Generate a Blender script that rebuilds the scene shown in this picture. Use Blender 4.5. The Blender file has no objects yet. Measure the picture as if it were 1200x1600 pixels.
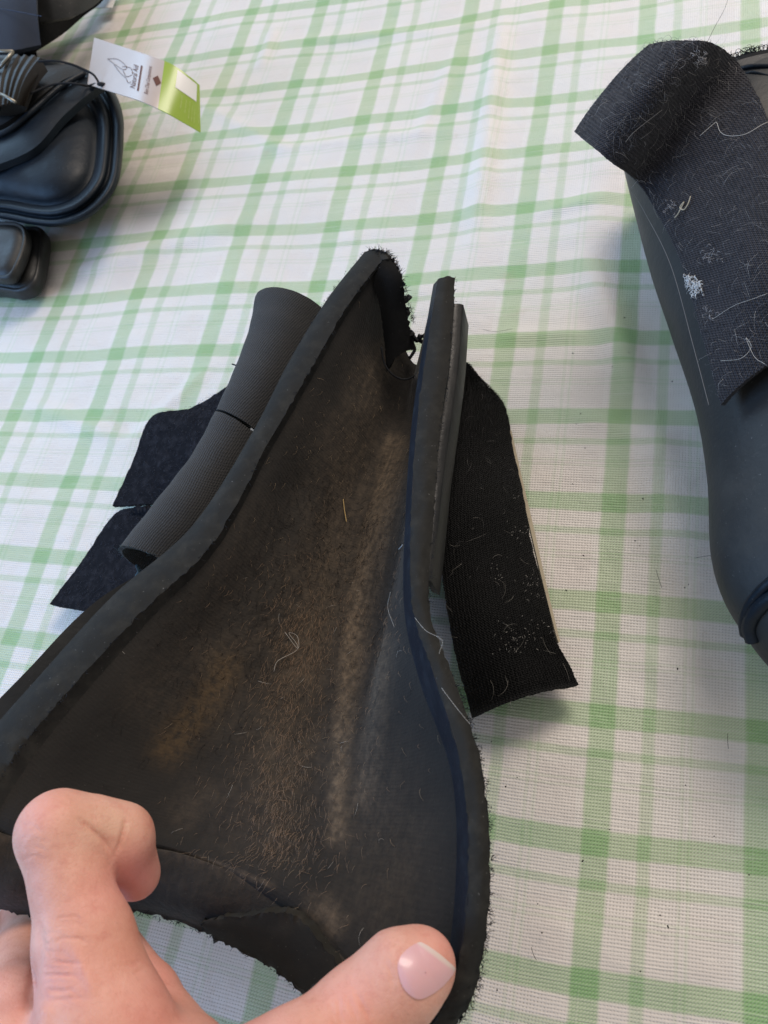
import bpy, bmesh, math, random
import numpy as np
from mathutils import Vector, Matrix
random.seed(7); rng = np.random.default_rng(7)
S = bpy.context.scene
COL = S.collection

# ---------------------------------------------------------------- camera
CELL = 0.05                                   # pitch of the plaid print, metres
ASP = 0.77686                                 # row pitch / column pitch
R = np.array([[0.94925908, 0.18003055, -0.25786856],
              [0.05294476, -0.89972187, -0.4332406],
              [-0.31000652, 0.39760479, -0.86360083]])    # rows: camera right, down, forward
CAM = np.array([0.35787962, -0.44398072, 0.27050075])
F = 1202.0
cam = bpy.data.cameras.new('camera'); camo = bpy.data.objects.new('camera', cam); COL.objects.link(camo)
cam.sensor_fit = 'VERTICAL'; cam.sensor_height = 24; cam.sensor_width = 18; cam.lens = 24*F/1600
cam.clip_start = 0.01; cam.clip_end = 50
M = Matrix.Identity(4)
for i in range(3):
    M[i][0] = R[0][i]; M[i][1] = -R[1][i]; M[i][2] = -R[2][i]; M[i][3] = CAM[i]
camo.matrix_world = M
S.camera = camo
cam.dof.use_dof = True; cam.dof.focus_distance = 0.26; cam.dof.aperture_fstop = 16

# ---------------------------------------------------------------- world and lights
W = bpy.data.worlds.new('World'); S.world = W; W.use_nodes = True
bg = W.node_tree.nodes['Background']; bg.inputs[0].default_value = (0.99, 0.97, 0.96, 1); bg.inputs[1].default_value = 0.43

def area(name, loc, target, size, sizey, power, col):
    l = bpy.data.lights.new(name, 'AREA'); l.shape = 'RECTANGLE'; l.size = size; l.size_y = sizey
    l.energy = power; l.color = col
    o = bpy.data.objects.new(name, l); COL.objects.link(o); o.location = loc
    o.rotation_euler = (Vector(target)-Vector(loc)).to_track_quat('-Z', 'Y').to_euler()
    return o
area('far_window', (-1.15, 0.75, 0.95), (0.2, -0.35, 0), 1.0, 0.8, 11, (0.40, 0.68, 1.0))
area('side_window', (-0.85, -0.85, 0.75), (0.2, -0.45, 0.03), 0.9, 0.7, 15, (0.26, 0.54, 1.0))
area('room_light', (0.70, 1.00, 1.30), (0.40, -0.35, 0), 0.8, 0.6, 22, (1.0, 0.88, 0.77))
S.view_settings.view_transform = 'Standard'; S.view_settings.look = 'None'
S.view_settings.exposure = 0.0; S.view_settings.gamma = 1.0

# ---------------------------------------------------------------- geometry helpers
def at(px, py, h):
    d = R.T @ np.array([(px-600)/F, (py-800)/F, 1.0])
    return CAM + d*((h-CAM[2])/d[2])
def atd(px, py, dep):
    return CAM + R.T @ np.array([(px-600)/F*dep, (py-800)/F*dep, dep])
def proj(p):
    c = (np.asarray(p)-CAM) @ R.T
    return np.stack([F*c[..., 0]/c[..., 2]+600, F*c[..., 1]/c[..., 2]+800], -1)
def cr(P, n, tpar=None):
    """Catmull-Rom through P along axis 0, n samples"""
    P = np.asarray(P, float); m = len(P)
    if m == 2:
        t = np.linspace(0, 1, n) if tpar is None else tpar
        t = t.reshape((-1,)+(1,)*(P.ndim-1)); return P[0]*(1-t)+P[1]*t
    E_ = np.concatenate([[2*P[0]-P[1]], P, [2*P[-1]-P[-2]]])
    t = np.linspace(0, m-1, n) if tpar is None else tpar*(m-1)
    i = np.clip(t.astype(int), 0, m-2); f = (t-i).reshape((-1,)+(1,)*(P.ndim-1))
    a, b, c, d = E_[i], E_[i+1], E_[i+2], E_[i+3]
    return 0.5*((2*b)+(c-a)*f+(2*a-5*b+4*c-d)*f*f+(3*b-a-3*c+d)*f**3)
def grid(ctrl, n, m):
    """ctrl rows x cols x 3 -> n x m x 3"""
    return np.swapaxes(cr(np.swapaxes(cr(ctrl, n), 0, 1), m), 0, 1)
def pix(rows):
    return np.array([[at(*p) for p in r] for r in rows])
def normals(G):
    a = np.gradient(G, axis=0); b = np.gradient(G, axis=1)
    n = np.cross(a, b); return n/(np.linalg.norm(n, axis=-1, keepdims=True)+1e-12)
def up_normals(G):
    n = normals(G)
    v = CAM-G
    s = np.sign((n*v).sum(-1).mean()); return n*s
def obj(name, verts, faces, mat, parent=None, smooth=True, uvs=None, col=None):
    me = bpy.data.meshes.new(name)
    me.from_pydata([tuple(v) for v in verts], [], faces); me.update()
    if smooth: me.polygons.foreach_set('use_smooth', [True]*len(me.polygons))
    if uvs is not None:
        li = np.zeros(len(me.loops), int); me.loops.foreach_get('vertex_index', li)
        l = me.uv_layers.new(name='UVMap'); l.data.foreach_set('uv', np.asarray(uvs, float)[li].ravel())
    if col is not None:
        for k, a in col.items():
            ca = me.attributes.new(k, 'FLOAT', 'POINT'); ca.data.foreach_set('value', np.asarray(a, float))
    if mat is not None: me.materials.append(mat)
    o = bpy.data.objects.new(name, me); COL.objects.link(o)
    if parent is not None:
        o.parent = parent; o.matrix_parent_inverse = Matrix.Translation(-Vector(parent.location))
    return o
def thing(name, label, cat, loc, group=None):
    o = bpy.data.objects.new(name, None); COL.objects.link(o); o.location = tuple(loc)
    o.empty_display_size = 0.02
    o['label'] = label; o['category'] = cat
    if group: o['group'] = group
    return o
def gfaces(n, m, off=0, flip=False, closed=False):
    f = []
    for i in range(n-1):
        for j in range(m if closed else m-1):
            a = off+i*m+j; b = off+i*m+(j+1) % m; c = b+m; d = a+m
            f.append((a, d, c, b) if flip else (a, b, c, d))
    return f
def guv(G):
    du = np.concatenate([np.zeros((G.shape[0], 1)), np.cumsum(np.linalg.norm(np.diff(G, axis=1), axis=-1), 1)], 1)
    dv = np.concatenate([np.zeros((1, G.shape[1])), np.cumsum(np.linalg.norm(np.diff(G, axis=0), axis=-1), 0)], 0)
    dv = np.repeat(dv.mean(1, keepdims=True), G.shape[1], 1)
    return np.stack([du, dv], -1)
def slab(name, G, thick, mat, parent=None, col=None, rag=0.0, dirv=None, smooth=True):
    """closed sheet of given thickness below the surface G (n,m,3)"""
    n, m = G.shape[:2]; N = up_normals(G)
    if rag:
        G = G.copy()
        for sl in ((0, slice(None)), (-1, slice(None)), (slice(None), 0), (slice(None), -1)):
            G[sl] += rng.normal(0, rag, G[sl].shape)
    B = G-N*thick if dirv is None else G+np.asarray(dirv)*thick
    V = np.concatenate([G.reshape(-1, 3), B.reshape(-1, 3)]); k = n*m
    f = gfaces(n, m)+gfaces(n, m, k, True)
    ring = [j for j in range(m)]+[i*m+m-1 for i in range(1, n)]+[(n-1)*m+j for j in range(m-2, -1, -1)]+[i*m for i in range(n-2, 0, -1)]
    for a, b in zip(ring, ring[1:]+ring[:1]): f.append((b, a, a+k, b+k))
    uv = guv(G).reshape(-1, 2); uv = np.concatenate([uv, uv+0.37])
    c = None
    if col: c = {q: np.concatenate([np.ravel(a), np.ravel(a)]) for q, a in col.items()}
    o = obj(name, V, f, mat, parent, smooth, uv, c)
    fixn(o)
    if smooth:
        sharp(o, 50)
    return o
def fixn(o):
    bm = bmesh.new(); bm.from_mesh(o.data); bmesh.ops.recalc_face_normals(bm, faces=bm.faces); bm.to_mesh(o.data); bm.free()
def sharp(o, deg):
    bm = bmesh.new(); bm.from_mesh(o.data)
    lim = math.radians(deg)
    for e in bm.edges:
        if len(e.link_faces) == 2 and e.calc_face_angle(0) > lim: e.smooth = False
    bm.to_mesh(o.data); bm.free()
def ribbon(A, B, n, m, mid=None, lift=0.0):
    """surface between polylines A and B (px,py,h)"""
    a = np.array([at(*p) for p in A]); b = np.array([at(*p) for p in B])
    a = cr(a, n); b = cr(b, n)
    t = np.linspace(0, 1, m)[None, :, None]
    G = a[:, None]*(1-t)+b[:, None]*t
    G[..., 2] += lift*np.sin(np.pi*t[..., 0])
    return G
def tubes(name, lines, rad, mat, parent=None, sides=3, taper=True):
    V, Fc = [], []
    for ln in lines:
        ln = np.asarray(ln); k = len(ln); base = len(V)
        T = np.gradient(ln, axis=0); T /= np.linalg.norm(T, axis=1, keepdims=True)+1e-12
        ref = np.array([0.31, 0.2, 0.93]); X = np.cross(T, ref); X /= np.linalg.norm(X, axis=1, keepdims=True)+1e-12
        Y = np.cross(T, X)
        r = rad*(rng.uniform(.7, 1.3) if taper else 1)
        for i in range(k):
            rr = r*(1-0.6*(i/(k-1))) if taper else r
            for s in range(sides):
                a = 2*math.pi*s/sides
                V.append(ln[i]+rr*(math.cos(a)*X[i]+math.sin(a)*Y[i]))
        for i in range(k-1):
            for s in range(sides):
                a = base+i*sides+s; b = base+i*sides+(s+1) % sides
                Fc.append((a, b, b+sides, a+sides))
        Fc.append(tuple(base+s for s in range(sides))[::-1]); Fc.append(tuple(base+(k-1)*sides+s for s in range(sides)))
    return obj(name, V, Fc, mat, parent, True)
def strands(P, N, D, length, curl, lift, k=6):
    """curved hair polylines starting at points P with normals N and preferred direction D"""
    out = []
    for p, n, d in zip(P, N, D):
        d = d-n*(d@n); d /= np.linalg.norm(d)+1e-12
        L = length*rng.uniform(.4, 1.5); side = np.cross(n, d); c = rng.normal(0, curl)
        pts = []; q = p+n*0.0001; ang = 0
        for i in range(k):
            t = i/(k-1)
            pts.append(q+n*lift*math.sin(math.pi*t)*rng.uniform(.8, 1.2))
            ang += c
            q = q+(d*math.cos(ang)+side*math.sin(ang))*L/(k-1)
        out.append(np.array(pts))
    return out
def stuff(o): o['kind'] = 'stuff'; return o

# ---------------------------------------------------------------- material helpers
class NT:
    def __init__(s, name, rough=0.6, spec=0.3):
        s.m = bpy.data.materials.new(name); s.m.use_nodes = True; s.t = s.m.node_tree
        s.b = s.t.nodes['Principled BSDF']; s.b.inputs['Roughness'].default_value = rough
        s.b.inputs['Specular IOR Level'].default_value = spec
    def n(s, typ, **kw):
        nd = s.t.nodes.new(typ)
        for k, v in kw.items(): setattr(nd, k, v)
        return nd
    def link(s, a, b): s.t.links.new(a, b)
    def setin(s, sock, v):
        if isinstance(v, bpy.types.NodeSocket): s.link(v, sock)
        else: sock.default_value = v
    def math(s, op, a, b=None, c=None, clamp=False):
        nd = s.n('ShaderNodeMath', operation=op); nd.use_clamp = clamp
        s.setin(nd.inputs[0], a)
        if b is not None: s.setin(nd.inputs[1], b)
        if c is not None: s.setin(nd.inputs[2], c)
        return nd.outputs[0]
    def mix(s, f, a, b, mode='MIX'):
        nd = s.n('ShaderNodeMix', data_type='RGBA', blend_type=mode)
        s.setin(nd.inputs[0], f); s.setin(nd.inputs[6], a); s.setin(nd.inputs[7], b)
        return nd.outputs[2]
    def noise(s, vec, scale, detail=3, rough=.55):
        nd = s.n('ShaderNodeTexNoise'); nd.inputs['Scale'].default_value = scale
        nd.inputs['Detail'].default_value = detail; nd.inputs['Roughness'].default_value = rough
        if vec is not None: s.link(vec, nd.inputs['Vector'])
        return nd.outputs['Fac']
    def ramp(s, v, lo, hi):
        nd = s.n('ShaderNodeMapRange'); nd.interpolation_type = 'SMOOTHSTEP'
        s.setin(nd.inputs[0], v); nd.inputs[1].default_value = lo; nd.inputs[2].default_value = hi
        return nd.outputs[0]
    def bump(s, h, strength, dist, prev=None):
        nd = s.n('ShaderNodeBump'); nd.inputs['Strength'].default_value = strength; nd.inputs['Distance'].default_value = dist
        s.link(h, nd.inputs['Height'])
        if prev is not None: s.link(prev, nd.inputs['Normal'])
        return nd.outputs['Normal']
    def uv(s): return s.n('ShaderNodeTexCoord').outputs['UV']
    def ob(s): return s.n('ShaderNodeTexCoord').outputs['Object']
    def sep(s, v):
        nd = s.n('ShaderNodeSeparateXYZ'); s.link(v, nd.inputs[0]); return nd.outputs
    def attr(s, name): return s.n('ShaderNodeAttribute', attribute_name=name).outputs['Fac']
    def base(s, c): s.setin(s.b.inputs['Base Color'], c)
    def normal(s, n): s.link(n, s.b.inputs['Normal'])
def rgb(r, g, b): return (r, g, b, 1)

# cloth -------------------------------------------------------------
def mat_cloth():
    q = NT('plaid_vinyl', 0.42, 0.45)
    ob = q.ob(); u, v, _ = q.sep(q.uv())
    wob = q.math('MULTIPLY', q.math('SUBTRACT', q.noise(ob, 60, 2), .5), .03)
    def band(c, centre, half, soft=0.012):
        d = q.math('SUBTRACT', c, centre-.5); d = q.math('ADD', d, wob)
        d = q.math('ABSOLUTE', q.math('SUBTRACT', q.math('FRACT', d), .5))
        return q.math('SUBTRACT', 1.0, q.ramp(d, half-soft, half+soft))
    def dens(c, wide, narrow, faint):
        a = q.math('MULTIPLY', band(c, 0.0, wide, .018), .58)
        b = q.math('MULTIPLY', band(c, .31, narrow, .016), .36)
        d = q.math('MULTIPLY', band(c, .53, .010), .16); e = q.math('MULTIPLY', band(c, .585, .010), .16)
        return q.math('ADD', q.math('ADD', a, b), q.math('ADD', d, e))
    dv = dens(u, .088, .042, 0); dh = dens(v, .098, .037, 0)
    # weave: about 50 threads to a cell
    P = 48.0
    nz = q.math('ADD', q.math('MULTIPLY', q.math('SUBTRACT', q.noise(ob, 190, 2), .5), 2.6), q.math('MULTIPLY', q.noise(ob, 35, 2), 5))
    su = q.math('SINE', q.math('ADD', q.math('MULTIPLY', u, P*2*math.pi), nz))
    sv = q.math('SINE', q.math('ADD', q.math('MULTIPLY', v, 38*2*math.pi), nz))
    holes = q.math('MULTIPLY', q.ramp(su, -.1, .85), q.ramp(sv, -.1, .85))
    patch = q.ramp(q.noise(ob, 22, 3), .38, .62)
    holes_shade = q.math('MULTIPLY', holes, q.math('ADD', .12, q.math('MULTIPLY', patch, .88)))
    tw = q.math('SINE', q.math('MULTIPLY', q.math('ADD', q.math('MULTIPLY', u, P), q.math('MULTIPLY', v, 38*1.0)), 2*math.pi))
    tw = q.math('ADD', .74, q.math('MULTIPLY', q.ramp(tw, -.5, .5), .34))
    one = q.math('SUBTRACT', 1.0, q.math('MULTIPLY', q.math('SUBTRACT', 1.0, q.math('MULTIPLY', dv, tw)),
                                           q.math('SUBTRACT', 1.0, q.math('MULTIPLY', dh, tw))), clamp=True)
    both = q.math('MULTIPLY', q.math('MULTIPLY', dv, dh), 1.0)
    tone = q.noise(ob, 9, 4)
    white = q.mix(q.ramp(tone, .35, .7), rgb(.80, .74, .69), rgb(.77, .74, .70))
    # beige weft blocks between the stripes
    blk = q.math('MULTIPLY', band(u, .73, .13, .004), q.math('ADD', .25, q.math('MULTIPLY', band(v, .64, .22, .004), .6)))
    white = q.mix(q.math('MULTIPLY', blk, .35), white, rgb(.72, .64, .60))
    green = q.mix(q.ramp(q.noise(ob, 14, 2), .3, .7), rgb(.22, .46, .16), rgb(.30, .48, .17))
    c = q.mix(one, white, green)
    c = q.mix(q.math('MULTIPLY', both, .8), c, rgb(.12, .36, .10))
    c = q.mix(q.math('MULTIPLY', holes_shade, .42), c, rgb(.40, .37, .30))  # shade of the weave recesses, painted in as darker colour
    # faint marks
    st = q.ramp(q.noise(ob, 38, 5, .65), .63, .76)
    c = q.mix(q.math('MULTIPLY', st, .25), c, rgb(.5, .4, .3))
    q.base(c)
    rows = q.math('MULTIPLY', sv, -.5)
    h = q.math('ADD', q.math('MULTIPLY', holes, -1.0), q.math('MULTIPLY', rows, .45))
    h = q.math('ADD', h, q.math('MULTIPLY', q.noise(ob, 900, 2), .6))
    cmb = q.n('ShaderNodeCombineXYZ'); q.link(q.math('MULTIPLY', u, 1.6), cmb.inputs[0]); q.link(q.math('MULTIPLY', v, 38), cmb.inputs[1])
    slub = q.ramp(q.noise(cmb.outputs[0], 1.0, 2, .5), .55, .75)
    cm2 = q.n('ShaderNodeCombineXYZ'); q.link(q.math('MULTIPLY', u, 48), cm2.inputs[0]); q.link(q.math('MULTIPLY', v, 1.5), cm2.inputs[1])
    slub = q.math('ADD', slub, q.math('MULTIPLY', q.ramp(q.noise(cm2.outputs[0], 1.0, 2, .5), .6, .78), .6))
    h = q.math('ADD', h, q.math('MULTIPLY', slub, .45))
    c = q.mix(q.math('MULTIPLY', slub, .22), c, rgb(.82, .79, .74)); q.base(c)
    nb = q.bump(h, .6, .0003)
    wr = q.noise(ob, 70, 4, .6)
    nb = q.bump(wr, .6, .0014, nb)
    q.normal(nb)
    q.setin(q.b.inputs['Roughness'], q.math('ADD', .33, q.math('MULTIPLY', q.noise(ob, 30, 3), .2)))
    return q.m
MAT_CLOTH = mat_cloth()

def mat_rubber(name, c, rough=.5, dust=.25, dustc=(.16, .15, .14), scale=60, spec=.35):
    q = NT(name, rough, spec); ob = q.ob()
    d = q.ramp(q.noise(ob, scale, 5, .6), .42, .78)
    sp = q.ramp(q.noise(ob, 1300, 2, .6), .70, .78)
    col = q.mix(q.math('MULTIPLY', d, dust), rgb(*c), rgb(*dustc))
    col = q.mix(q.math('MULTIPLY', sp, .35), col, rgb(.35, .34, .33))
    sc = q.ramp(q.noise(ob, 240, 6, .75), .60, .74); col = q.mix(q.math('MULTIPLY', sc, .30), col, rgb(*[k*1.6 for k in dustc]))
    q.base(col)
    h = q.noise(ob, 700, 4, .65)
    nb = q.bump(h, .3, .0003); nb = q.bump(q.noise(ob, 130, 4, .6), .3, .0010, nb); q.normal(nb)
    q.setin(q.b.inputs['Roughness'], q.math('ADD', rough-.08, q.math('MULTIPLY', d, .2)))
    return q.m
MAT_SHELL = mat_rubber('black_rubber', (.018, .018, .018), .5, .35, (.055, .052, .048))
MAT_SHELL_BLUE = mat_rubber('black_rubber_smooth', (.005, .009, .015), .52, .4, (.016, .026, .038), 40, .24)
MAT_BOOT_GREY = mat_rubber('dusty_grey_rubber', (.022, .023, .024), .55, .6, (.062, .060, .054), 22, .3)
MAT_FOAM = mat_rubber('foam_neoprene', (.022, .0215, .020), .85, .55, (.056, .053, .046), 160, .15)
MAT_FOAM_BROWN = mat_rubber('worn_foam_edge', (.026, .024, .020), .85, .5, (.06, .052, .042), 150, .15)
MAT_FOAM_DARK = mat_rubber('foam_dark', (.011, .011, .0115), .9, .3, (.032, .032, .031), 120, .12)
MAT_BIND = mat_rubber('navy_binding', (.013, .015, .021), .65, .3, (.045, .05, .058), 150, .2)

def mat_lining(name, ribs):
    q = NT(name, .85, .2); uv = q.uv(); ob = q.ob(); u, v, _ = q.sep(uv)
    dust = q.attr('dust'); tan = q.attr('tan')
    cmb = q.n('ShaderNodeCombineXYZ'); q.link(q.math('MULTIPLY', u, 420), cmb.inputs[0]); q.link(q.math('MULTIPLY', v, 26), cmb.inputs[1])
    stk = q.ramp(q.noise(cmb.outputs[0], 1.0, 4, .6), .30, .68)
    f = q.noise(ob, 420, 4, .7); g = q.noise(ob, 45, 4, .6)
    rib = q.math('SINE', q.math('MULTIPLY', v, 2*math.pi/.0011))
    a = q.math('MULTIPLY', dust, q.math('ADD', .35, q.math('MULTIPLY', q.ramp(f, .3, .7), .8)), clamp=True)
    a = q.math('MULTIPLY', a, q.math('ADD', .5, q.math('MULTIPLY', g, .75)), clamp=True)
    a = q.math('MULTIPLY', a, q.math('ADD', .58, q.math('MULTIPLY', stk, .5)), clamp=True)
    base = q.mix(g, rgb(.011, .0108, .0106), rgb(.031, .028, .025))
    col = q.mix(a, base, rgb(.20, .148, .100))
    col = q.mix(q.math('MULTIPLY', tan, q.ramp(f, .2, .7)), col, rgb(.17, .105, .045))
    lint = q.ramp(q.noise(ob, 1500, 2), .73, .80)
    col = q.mix(q.math('MULTIPLY', lint, .3), col, rgb(.3, .27, .24))
    q.base(col)
    n1 = q.bump(rib, ribs, .00012); n1 = q.bump(f, .5, .0007, n1)
    q.normal(n1)
    q.b.inputs['Sheen Weight'].default_value = .08; q.b.inputs['Sheen Roughness'].default_value = .5
    return q.m
MAT_LINING = mat_lining('brushed_lining', .14); MAT_LIP = mat_lining('brushed_lip', .0)

def mat_weave(name, c, c2, pu, pv, depth=.0004, rough=.75, speck=.2, sheen=.1):
    q = NT(name, rough, .25); uv = q.uv(); ob = q.ob(); u, v, _ = q.sep(uv)
    nz = q.math('MULTIPLY', q.noise(ob, 300, 2), 1.6)
    su = q.math('SINE', q.math('ADD', q.math('MULTIPLY', u, 2*math.pi/pu), nz)); sv = q.math('SINE', q.math('ADD', q.math('MULTIPLY', v, 2*math.pi/pv), nz))
    h = q.math('ADD', q.math('MULTIPLY', q.math('MULTIPLY', su, sv), .5), q.math('MULTIPLY', su, .35))
    g = q.noise(ob, 70, 4, .6)
    col = q.mix(q.ramp(q.math('ADD', h, q.math('MULTIPLY', g, .6)), -.5, .9), rgb(*c), rgb(*c2))
    sp = q.ramp(q.noise(ob, 1100, 2, .6), .68, .78)
    col = q.mix(q.math('MULTIPLY', sp, speck), col, rgb(.45, .45, .47))
    q.base(col)
    nb = q.bump(h, .7, depth); nb = q.bump(q.noise(ob, 1500, 2), .4, .0003, nb); q.normal(nb)
    q.b.inputs['Sheen Weight'].default_value = sheen
    return q.m
MAT_ELASTIC = mat_weave('woven_elastic', (.020, .020, .022), (.064, .062, .060), .00095, .0007, .0006, .8, .15)
MAT_LOOP = mat_weave('loop_velcro', (.006, .006, .008), (.036, .035, .043), .0012, .0010, .0007, .9, .2, .1)
MAT_HOOK = mat_weave('hook_velcro', (.0012, .0012, .0012), (.006, .006, .006), .0013, .0009, .0006, .7, .1, .02)
MAT_FELT = mat_rubber('fuzzy_felt_tab', (.008, .0085, .012), .95, .9, (.028, .029, .036), 260, .1)
MAT_NAVY = mat_weave('navy_webbing', (.005, .009, .020), (.014, .022, .044), .0012, .0012, .0004, .8, .1, .1)

def plain(name, c, rough=.6, spec=.3, metal=0.0, noise=.15, scale=300):
    q = NT(name, rough, spec); ob = q.ob()
    f = q.noise(ob, scale, 3)
    q.base(q.mix(q.math('MULTIPLY', f, noise), rgb(*c), rgb(*[min(1, k*1.8+.02) for k in c])))
    q.b.inputs['Metallic'].default_value = metal
    return q.m
MAT_HAIR_BROWN = plain('brown_hair', (.30, .20, .13), .45)
MAT_HAIR_DARK = plain('dark_hair', (.012, .010, .009), .5)
MAT_HAIR_PALE = plain('pale_hair', (.60, .56, .50), .45)
MAT_LINT = plain('white_lint', (.75, .74, .72), .9)
MAT_STRAW = plain('yellow_straw', (.60, .52, .16), .7)
MAT_THREAD = plain('thread', (.012, .013, .016), .8)
MAT_THREAD_G = plain('grey_thread', (.18, .17, .16), .8)
MAT_CREAM = plain('cream_backing', (.42, .36, .26), .8)
MAT_BUCKLE = plain('bronze_ribbed_plastic', (.014, .011, .008), .45, .4)
MAT_METAL = plain('pewter', (.25, .23, .19), .35, .5, .8)
MAT_TEAL = plain('teal_edge', (.03, .055, .07), .8)

# ---------------------------------------------------------------- tablecloth
def smooth_noise(shape_xy, X, Y, scale, seed):
    r = np.random.default_rng(seed); out = 0
    for k in range(9):
        a = r.uniform(0, 2*math.pi); fq = scale*r.uniform(.6, 1.6); ph = r.uniform(0, 6.28)
        out = out+np.sin((X*math.cos(a)+Y*math.sin(a))*fq+ph)
    return out/9
xs = np.concatenate([np.linspace(-1.1, -.25, 60), np.linspace(-.24, .72, 380), np.linspace(.73, 1.3, 40)])
ys = np.concatenate([np.linspace(-1.1, -.60, 40), np.linspace(-.595, .25, 340), np.linspace(.26, 1.2, 60)])
X, Y = np.meshgrid(xs, ys)
Z = -0.0030+0.0016*smooth_noise(None, X, Y, 28, 1)+0.0013*smooth_noise(None, X, Y, 75, 2)+.00038*smooth_noise(None, X, Y*1.6, 260, 5)
def crease(p, q_, w, a, side=1):
    global Z
    p = at(*p, 0)[:2]; q2 = at(*q_, 0)[:2]; d = (q2-p); L = np.linalg.norm(d); d /= L
    t = (X-p[0])*d[0]+(Y-p[1])*d[1]; s = (X-p[0])*-d[1]+(Y-p[1])*d[0]
    env = np.clip(np.minimum(t, L-t)/(.25*L)+.0, 0, 1)
    Z = Z+1.35*a*env*np.exp(-(s/w)**2)
crease((785, 0), (735, 420), .006, .0022)
crease((1000, 120), (905, 420), .012, .0020)
crease((905, 380), (1010, 640), .007, .0018)
crease((1010, 640), (1080, 900), .012, .0018)
crease((420, 60), (780, 30), .004, .0010)
crease((300, 240), (760, 190), .004, .0010)
crease((80, 430), (420, 330), .007, .0016)
crease((430, 30), (400, 110), .004, .0012)
crease((760, 1460), (1190, 1520), .010, .0012)
crease((180, 700), (330, 560), .004, .0011); crease((30, 620), (200, 690), .005, .0010)
crease((830, 330), (960, 300), .0035, .0010); crease((760, 520), (930, 515), .0035, .0009); crease((880, 640), (1060, 690), .004, .0009)
crease((640, 240), (720, 60), .005, .0010); crease((300, 150), (480, 250), .004, .0009); crease((980, 1000), (1160, 1130), .006, .0010)
Z = np.minimum(Z, .0024)
V = np.stack([X, Y, Z], -1)
# the print follows the cloth where it is pulled a little out of true
K = [(7,1,1009,52),(7,4,990,306),(7,5,986,406),(7,6,976,523),(7,7,970,647),(7,8,959,779),(7,9,950,937),(7,10,942,1117),(7,11,930,1317),(7,12,915,1542),
     (6,1,860,72),(6,2,847,147),(6,3,835,230),(6,4,820,315),(6,5,805,417),(5,0,732,22),(5,1,717,90),(5,2,700,165),(5,3,685,247),(5,4,665,335),
     (4,0,602,42),(4,1,585,107),(4,2,565,180),(4,3,542,260),(4,4,515,345),(4,5,492,440),(3,0,482,60),(3,1,460,125),(3,2,432,197),(3,3,405,277),(3,4,375,355),(3,5,350,445),
     (2,-1,392,12),(2,0,365,72),(2,1,337,137),(2,3,277,283),(2,4,250,363),(2,5,208,453),(8,10,1190,1140),(8,11,1188,1345),(8,12,1186,1575),(1,5,88,467)]
KW = np.array([at(k[2], k[3], 0)[:2] for k in K]); KU = np.array([(k[0], k[1]) for k in K], float)
U0 = np.stack([KW[:, 0]/CELL, -KW[:, 1]/(CELL*ASP)], 1); DU = KU-U0
sg = .055
Kk = np.exp(-((KW[:, None]-KW[None])**2).sum(-1)/(2*sg*sg))
cf = np.linalg.solve(Kk+.15*np.eye(len(K)), DU)
PW = np.stack([X.ravel(), Y.ravel()], 1); UVc = np.stack([PW[:, 0]/CELL, -PW[:, 1]/(CELL*ASP)], 1)
for k in range(len(K)):
    UVc += np.exp(-((PW-KW[k])**2).sum(-1)/(2*sg*sg))[:, None]*cf[k]
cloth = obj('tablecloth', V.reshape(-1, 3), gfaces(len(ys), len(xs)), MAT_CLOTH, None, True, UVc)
cloth['label'] = 'white vinyl tablecloth printed with green plaid, spread under all the boots'
cloth['category'] = 'tablecloth'

# ================================================================ OPEN BOOT
Lc = [(598, 406, .060), (545, 475, .061), (487, 575, .062), (421, 690, .064), (335, 845, .068), (220, 958, .074), (100, 1087, .080), (20, 1185, .083), (-45, 1290, .083), (-56, 1340, .070)]
L2 = [(570, 393, .058), (513, 465, .059), (453, 562, .060), (393, 678, .062), (300, 822, .066), (177, 930, .072), (58, 1060, .078), (-22, 1152, .081), (-98, 1258, .081), (-108, 1330, .068)]
Rc = [(684, 437, .060), (667, 545, .060), (652, 660, .061), (643, 790, .063), (644, 942, .066), (678, 1055, .070), (721, 1200, .073), (732, 1370, .073), (710, 1530, .068), (668, 1615, .060)]
R2 = [(711, 434, .058), (703, 560, .058), (689, 665, .059), (679, 790, .061), (671, 942, .064), (705, 1050, .068), (753, 1195, .071), (766, 1370, .071), (748, 1530, .066), (708, 1612, .058)]
inner = [
 [(598, 406, .060), (604, 462, .044), (622, 525, .028), (650, 568, .020), (664, 530, .034), (677, 445, .052)],
 [(545, 475, .061), (568, 540, .044), (597, 588, .028), (628, 622, .020), (648, 605, .032), (659, 552, .051)],
 [(487, 575, .062), (520, 640, .045), (557, 688, .029), (600, 715, .021), (627, 708, .033), (643, 665, .051)],
 [(421, 690, .064), (462, 750, .047), (516, 790, .032), (573, 820, .023), (607, 825, .036), (634, 795, .053)],
 [(335, 845, .068), (390, 893, .051), (460, 922, .036), (550, 950, .026), (597, 962, .040), (631, 945, .055)],
 [(220, 958, .074), (292, 1022, .057), (400, 1060, .041), (530, 1090, .031), (604, 1090, .045), (655, 1062, .059)],
 [(100, 1087, .080), (195, 1155, .063), (345, 1195, .047), (520, 1220, .038), (625, 1222, .050), (705, 1208, .062)],
 [(20, 1185, .083), (125, 1255, .068), (300, 1290, .052), (505, 1335, .044), (630, 1355, .053), (712, 1375, .062)],
 [(-45, 1290, .083), (85, 1320, .071), (262, 1330, .057), (450, 1405, .048), (580, 1540, .052), (690, 1545, .058)],
 [(-52, 1330, .068), (80, 1358, .058), (258, 1362, .044), (445, 1438, .036), (588, 1605, .044), (648, 1622, .052)],
]
bootO = thing('horse_boot', 'open black boot held by the hand, its dusty brown lining facing up', 'horse boot', at(620, 640, 0), 'horse boots on the table')
Ic = pix(inner)
Gi = grid(Ic, 150, 84)
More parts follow.
